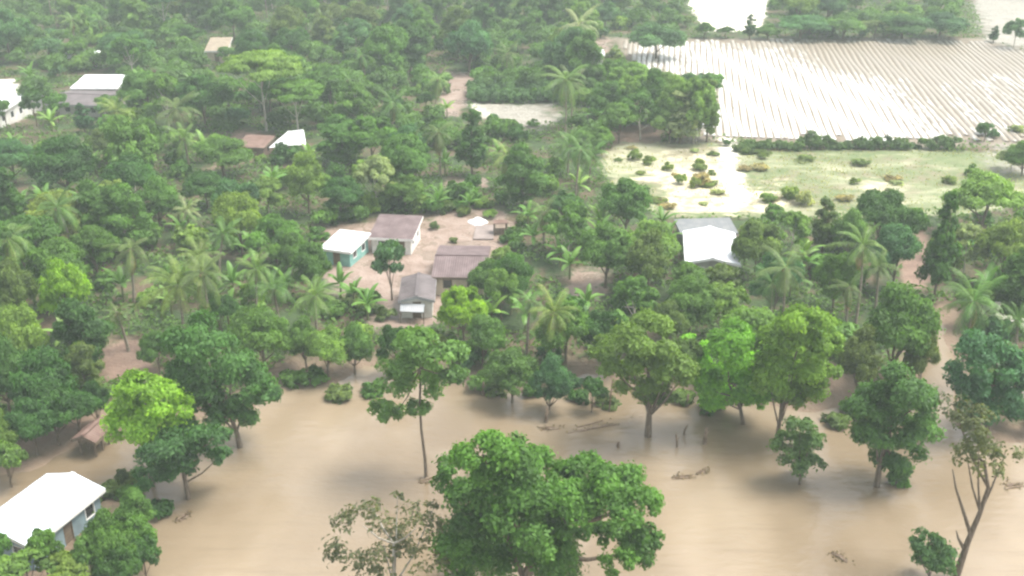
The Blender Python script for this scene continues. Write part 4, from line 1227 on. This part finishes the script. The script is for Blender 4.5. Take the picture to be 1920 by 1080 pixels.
# the far wood between the single trees reads as one mass
lob = []
for k in range(1050):
    y = random.uniform(165, 316); hw = (.913*y+20.3)*.466*1.06+22; x = random.uniform(-hw, hw)
    Hh = random.uniform(2.5, 5.5)
    q0, q1 = proj(x, y, .4), proj(x, y, Hh)
    if kept([q0, q1, (q1[0]-22, q1[1]), (q1[0]+22, q1[1])]) or sdfs(GRASS+CROP+YARDS+SAND_GLARES+MUDS, np.array([x]), np.array([y]))[0] < 3: continue
    r_ = random.uniform(1.6, 2.8)
    lob.append((np.array([x, y, Hh-r_*.8+.4]), (r_, r_, r_*.8)))
o = link('woods', foliage('woods', lob, .5, .8, 7, .5, flat=.8), None); o.color = (0.084, 0.180, 0.040, 1)
tag(o, 'far-off thicket of mixed greenery filling the forest between the single trees', 'woods', kind='stuff')

# undergrowth: low leaves nobody could count, over every bit of wooded ground; grass tufts on the field
k = 225000
yy = rng.uniform(66, 320, k); xx = rng.uniform(-1, 1, k)*((.913*yy+20.3)*.466*1.08+22)
hh_, shh = height(xx, yy)
ok = (shh > 2.2) & (sdfs(YARDS, xx, yy) > 1) & (sdfs(GRASS, xx, yy) > 0) & (sdfs(CROP, xx, yy) > 0) & (sdfs(SAND_GLARES, xx, yy) > 0) & (sdfs(MUDS, xx, yy) > 0) & (sdfs(BARES, xx, yy) > 0) & (wob(xx*1.7+9, yy*1.9) > -.45)
xx, yy, hh_ = xx[ok], yy[ok], hh_[ok]
Ck = np.stack([xx, yy, hh_ + rng.uniform(.05, 1.0, len(xx))*(.75+.75*wob(xx*1.5, yy*1.7)+.3*wob(xx*4.1, yy*3.7))], 1)
o = link('undergrowth', leaf_mesh('undergrowth', Ck, np.array([[0, 0, 1.]]) + rng.normal(size=(len(xx), 3))*.5, rng.uniform(.4, .8, len(xx)), rng.uniform(.25, .45, len(xx)), rng.normal(.45, .2, len(xx)), M['leaf']))
o.color = (0.092, 0.180, 0.044, 1); tag(o, 'low green undergrowth covering the ground between the trees', 'undergrowth', kind='stuff')
k = 26000
yy = rng.uniform(135, 195, k); xx = rng.uniform(5, 110, k)
ok = (sdfs(GRASS, xx, yy) < .5) & (sdfs(PATHS, xx, yy) > .3) & (rng.random(k) < np.clip(.55+.5*wob(xx*.6, yy*1.6) - 3*np.clip(-sdfs(PALE, xx, yy)/40, 0, .12), .05, 1))
xx, yy = xx[ok], yy[ok]
Ck = np.stack([xx, yy, height(xx, yy)[0]+rng.uniform(.05, .3, len(xx))], 1)
Nk = rng.normal(size=(len(xx), 3)); Nk[:, 2] *= .4
o = link('grass', leaf_mesh('grass', Ck, Nk, rng.uniform(.22, .42, len(xx)), rng.uniform(.10, .18, len(xx)), rng.normal(.5, .2, len(xx)), M['leaf']))
o.color = (0.30, 0.32, 0.15, 1); tag(o, 'tufts of yellowish grass on the open field', 'grass', kind='stuff')

# ------------------------------------------------------------------ posts, snags and drift in the flood
def snag(px, py, h, lean, lab, r=.09, name='stump', cat='stump'):
    g_ = P(px, py, 0)
    b = MB(); b.tube([(0, 0, -.6), (lean*.3, 0, h*.4), (lean, 0, h)], [r*1.2, r, r*.7], 7)
    if h > 1.2: b.tube([(lean*.5, 0, h*.55), (lean*.5+.35, .1, h*.8)], [r*.5, r*.2], 5)
    tag(b.build(name, M['driftwood'], None, (g_.x, g_.y, 0), True), lab, cat)
snag(1023, 792, 1.5, .1, 'dark broken stump in the flood under the bluish bush', .16)
snag(1142, 772, 3.2, .2, 'thin pole standing in the flood beside the olive tree', .07, 'pole', 'pole')
snag(1270, 838, 1.3, -.2, 'thin leaning stick sunk in the flood beyond the thick trunk', .09, 'stick', 'stick')
snag(1281, 815, 1.0, .3, 'short forked stick in the flood next to the leaning stick', .1, 'stick', 'stick')
snag(1321, 832, 1.6, .05, 'upright dark stump alone in open water right of the sticks', .16)
snag(1288, 762, 1.2, .05, 'short dark post close under the vivid green tree', .13, 'post', 'post')
snag(1158, 838, .5, .1, 'low knob of wood in open water above the biggest crown', .14)
snag(905, 740, 1.3, .1, 'dark stub at the waterline behind the slender tree', .13)
def drift(px, py, L_, w_, yaw, lab):
    g_ = P(px, py, 0)
    root = empty('driftwood', (g_.x, g_.y, 0), yaw); tag(root, lab, 'driftwood')
    for i in range(4):
        b = MB(); a_ = random.uniform(-.5, .5); l_ = L_*random.uniform(.5, 1)
        oy = random.uniform(-.5, .5)*w_
        b.tube([(-l_/2, oy-a_*.3*w_, .0), (0, oy, .07), (l_/2, oy+a_*w_, .02)], [.05, .08, .03], 6); b.build('branch', M['driftwood'], root, smooth=True)
    n0 = 36
    C = np.stack([rng.normal(0, L_*.28, n0), rng.normal(0, w_*.4, n0), rng.uniform(.02, .14, n0)], 1)
    lf = link('leaves', leaf_mesh('leaves', C, np.array([[0, 0, 1.]])+rng.normal(size=(n0, 3))*.4, .3, .16, rng.uniform(.2, .7, n0), M['leaf']), root); lf.color = (0.17, 0.135, 0.085, 1); lf['kind'] = 'stuff'
drift(1110, 800, 5.0, .8, .35, 'long low raft of drift branches before the thin pole')
drift(1030, 803, 2.0, .6, 0, 'small clump of drift by the broken stump')
drift(345, 970, 1.6, .5, .9, 'clump of drift beside the dark leaning tree')
drift(1575, 1045, 1.5, .6, -.8, 'dark floating clump alone in the open foreground water')
drift(1280, 895, 2.0, .5, .1, 'faint floating twigs beyond the upright stump')
drift(1318, 885, 1.2, .5, .6, 'few floating sticks just past the faint twigs')
drift(1900, 910, 2.2, .8, .3, 'drift caught behind the leaning forked tree')
drift(800, 902, 1.6, .6, .2, 'drift gathered round the slender bare trunk')

# ------------------------------------------------------------------ labels: look first, then the landmark it stands by
LM = [(110, 950, 'the flooded white house'), (175, 812, 'the rusty open hut'), (640, 455, 'the teal house'), (745, 425, 'the white-edged mauve house'), (870, 490, 'the largest mauve house'),
      (780, 550, 'the small greyish house'), (1333, 465, 'the white square roof'), (185, 155, 'the long white roof'), (20, 195, 'the pale edge house'), (540, 262, 'the white tent-like roof'),
      (410, 85, 'the beige house'), (475, 265, 'the faded brown hut'), (960, 215, 'the glare-white flooded clearing'), (1250, 100, 'the striped field corner'), (1590, 262, 'the field hedge'), (1370, 330, 'the white path'),
      (280, 780, 'the lime green tree'), (400, 720, 'the broad dark tree'), (790, 700, 'the slender flood tree'), (1215, 700, 'the olive flood tree'), (1370, 700, 'the vivid green tree'), (1500, 670, 'the tall yellow-green tree'),
      (1670, 800, 'the egg-shaped tree'), (1860, 720, 'the bluish bank tree'), (337, 535, 'the big yellow palm'), (1800, 560, 'the lone tall palm'), (1700, 490, 'the bare brown patch'), (245, 665, 'the brown clearing'),
      (865, 165, 'the pinkish bare track'), (1100, 530, 'the small pale clearing'), (1830, 370, 'the big light green tree'), (500, 120, 'the flat-topped forest tree'), (1370, 30, 'the white sandbank'), (1880, 150, 'the muddy field end'),
      (465, 66, 'the small pale-roofed house'), (1112, 98, 'the small white field house'), (640, 630, 'the wooded flood bank'), (20, 560, 'the left picture edge'), (700, 60, 'the top picture edge'), (880, 30, 'the hazy far forest'), (120, 400, 'the yellowish left thicket'),
      (1900, 480, 'the right picture edge'), (707, 330, 'the pale mottled tree'), (600, 180, 'the middle forest')]
GROUPS = {'tree': 'trees of the wooded village', 'palm': 'palms among the trees', 'banana plant': 'banana plants in the gaps', 'shrub': 'shrubs among the trees and fields'}
CATS = {'tree': 'tree', 'palm': 'palm tree', 'banana plant': 'banana plant', 'shrub': 'shrub'}
def describe(p, rank):
    root, kind, look, form, px, py, Hh, W = p
    order = sorted(LM, key=lambda m_: (m_[0]-px)**2 + 1.8*(m_[1]-py)**2)
    m_ = order[rank]
    dx, dy = px-m_[0], py-m_[1]
    rel = ('right of' if dx > 0 else 'left of') if abs(dx) > abs(dy)*1.4 else ('in front of' if dy > 0 else 'behind')
    if abs(dx) < 12 and abs(dy) < 12: rel = 'close by'
    if 'edge' in m_[2] and 'house' not in m_[2] or 'corner' in m_[2] or 'forest' in m_[2] or 'thicket' in m_[2] or 'bank' in m_[2] or 'clearing' in m_[2] and rel == 'close by': rel = 'by'
    sizew = {'tree': ('small', 'tall', 5.5, 11), 'palm': ('short', 'high', 4.5, 9), 'banana plant': ('low', 'big', 3.9, 4.5), 'shrub': ('tiny', 'large', 1.3, 2.1)}[kind]
    size = sizew[0] if Hh < sizew[2] else sizew[1] if Hh > sizew[3] else ''
    if kind == 'palm': body = f'{look} {form}'
    elif kind == 'banana plant': body = f'{look} banana plant'
    else: body = f'{look} {form} {kind}'
    return ' '.join(f'{size} {body} {rel} {m_[2]}'.split())
used = {}
for p in PLANTS:
    for rank in range(4):
        lab = describe(p, rank)
        if lab not in used: break
    else:
        lab = describe(p, 0)
    used.setdefault(lab, []).append(p)
def ordw(i, n_, pair):
    if i == 0: return pair[0]
    if i == n_-1: return pair[1]
    return ['', 'second', 'third', 'fourth', 'fifth', 'sixth', 'seventh', 'eighth'][min(i, 7)] + ' from the left'
for lab, ps in used.items():
    ps.sort(key=lambda q: q[4])
    for i, p in enumerate(ps):
        o = p[0]
        tag(o, lab if len(ps) == 1 else lab + ', ' + ordw(i, len(ps), ('leftmost', 'rightmost')), CATS[p[1]], GROUPS[p[1]])

# ------------------------------------------------------------------ haze
hb = MB(); hb.box(-1700, 1700, -600, 2800, -2.5, 54)
m = bpy.data.materials.new('haze'); m.use_nodes = True
n, l = m.node_tree.nodes, m.node_tree.links
n.clear()
out = n.new('ShaderNodeOutputMaterial'); pv = n.new('ShaderNodeVolumePrincipled')
pv.inputs['Color'].default_value = (0.88, 1.0, 0.94, 1)
pv.inputs['Density'].default_value = HAZE_DENSITY
l.new(pv.outputs[0], out.inputs['Volume'])
tag(hb.build('haze', m), 'pale even haze in the air over the whole valley', 'haze', kind='stuff')
print('objects', len(bpy.data.objects))
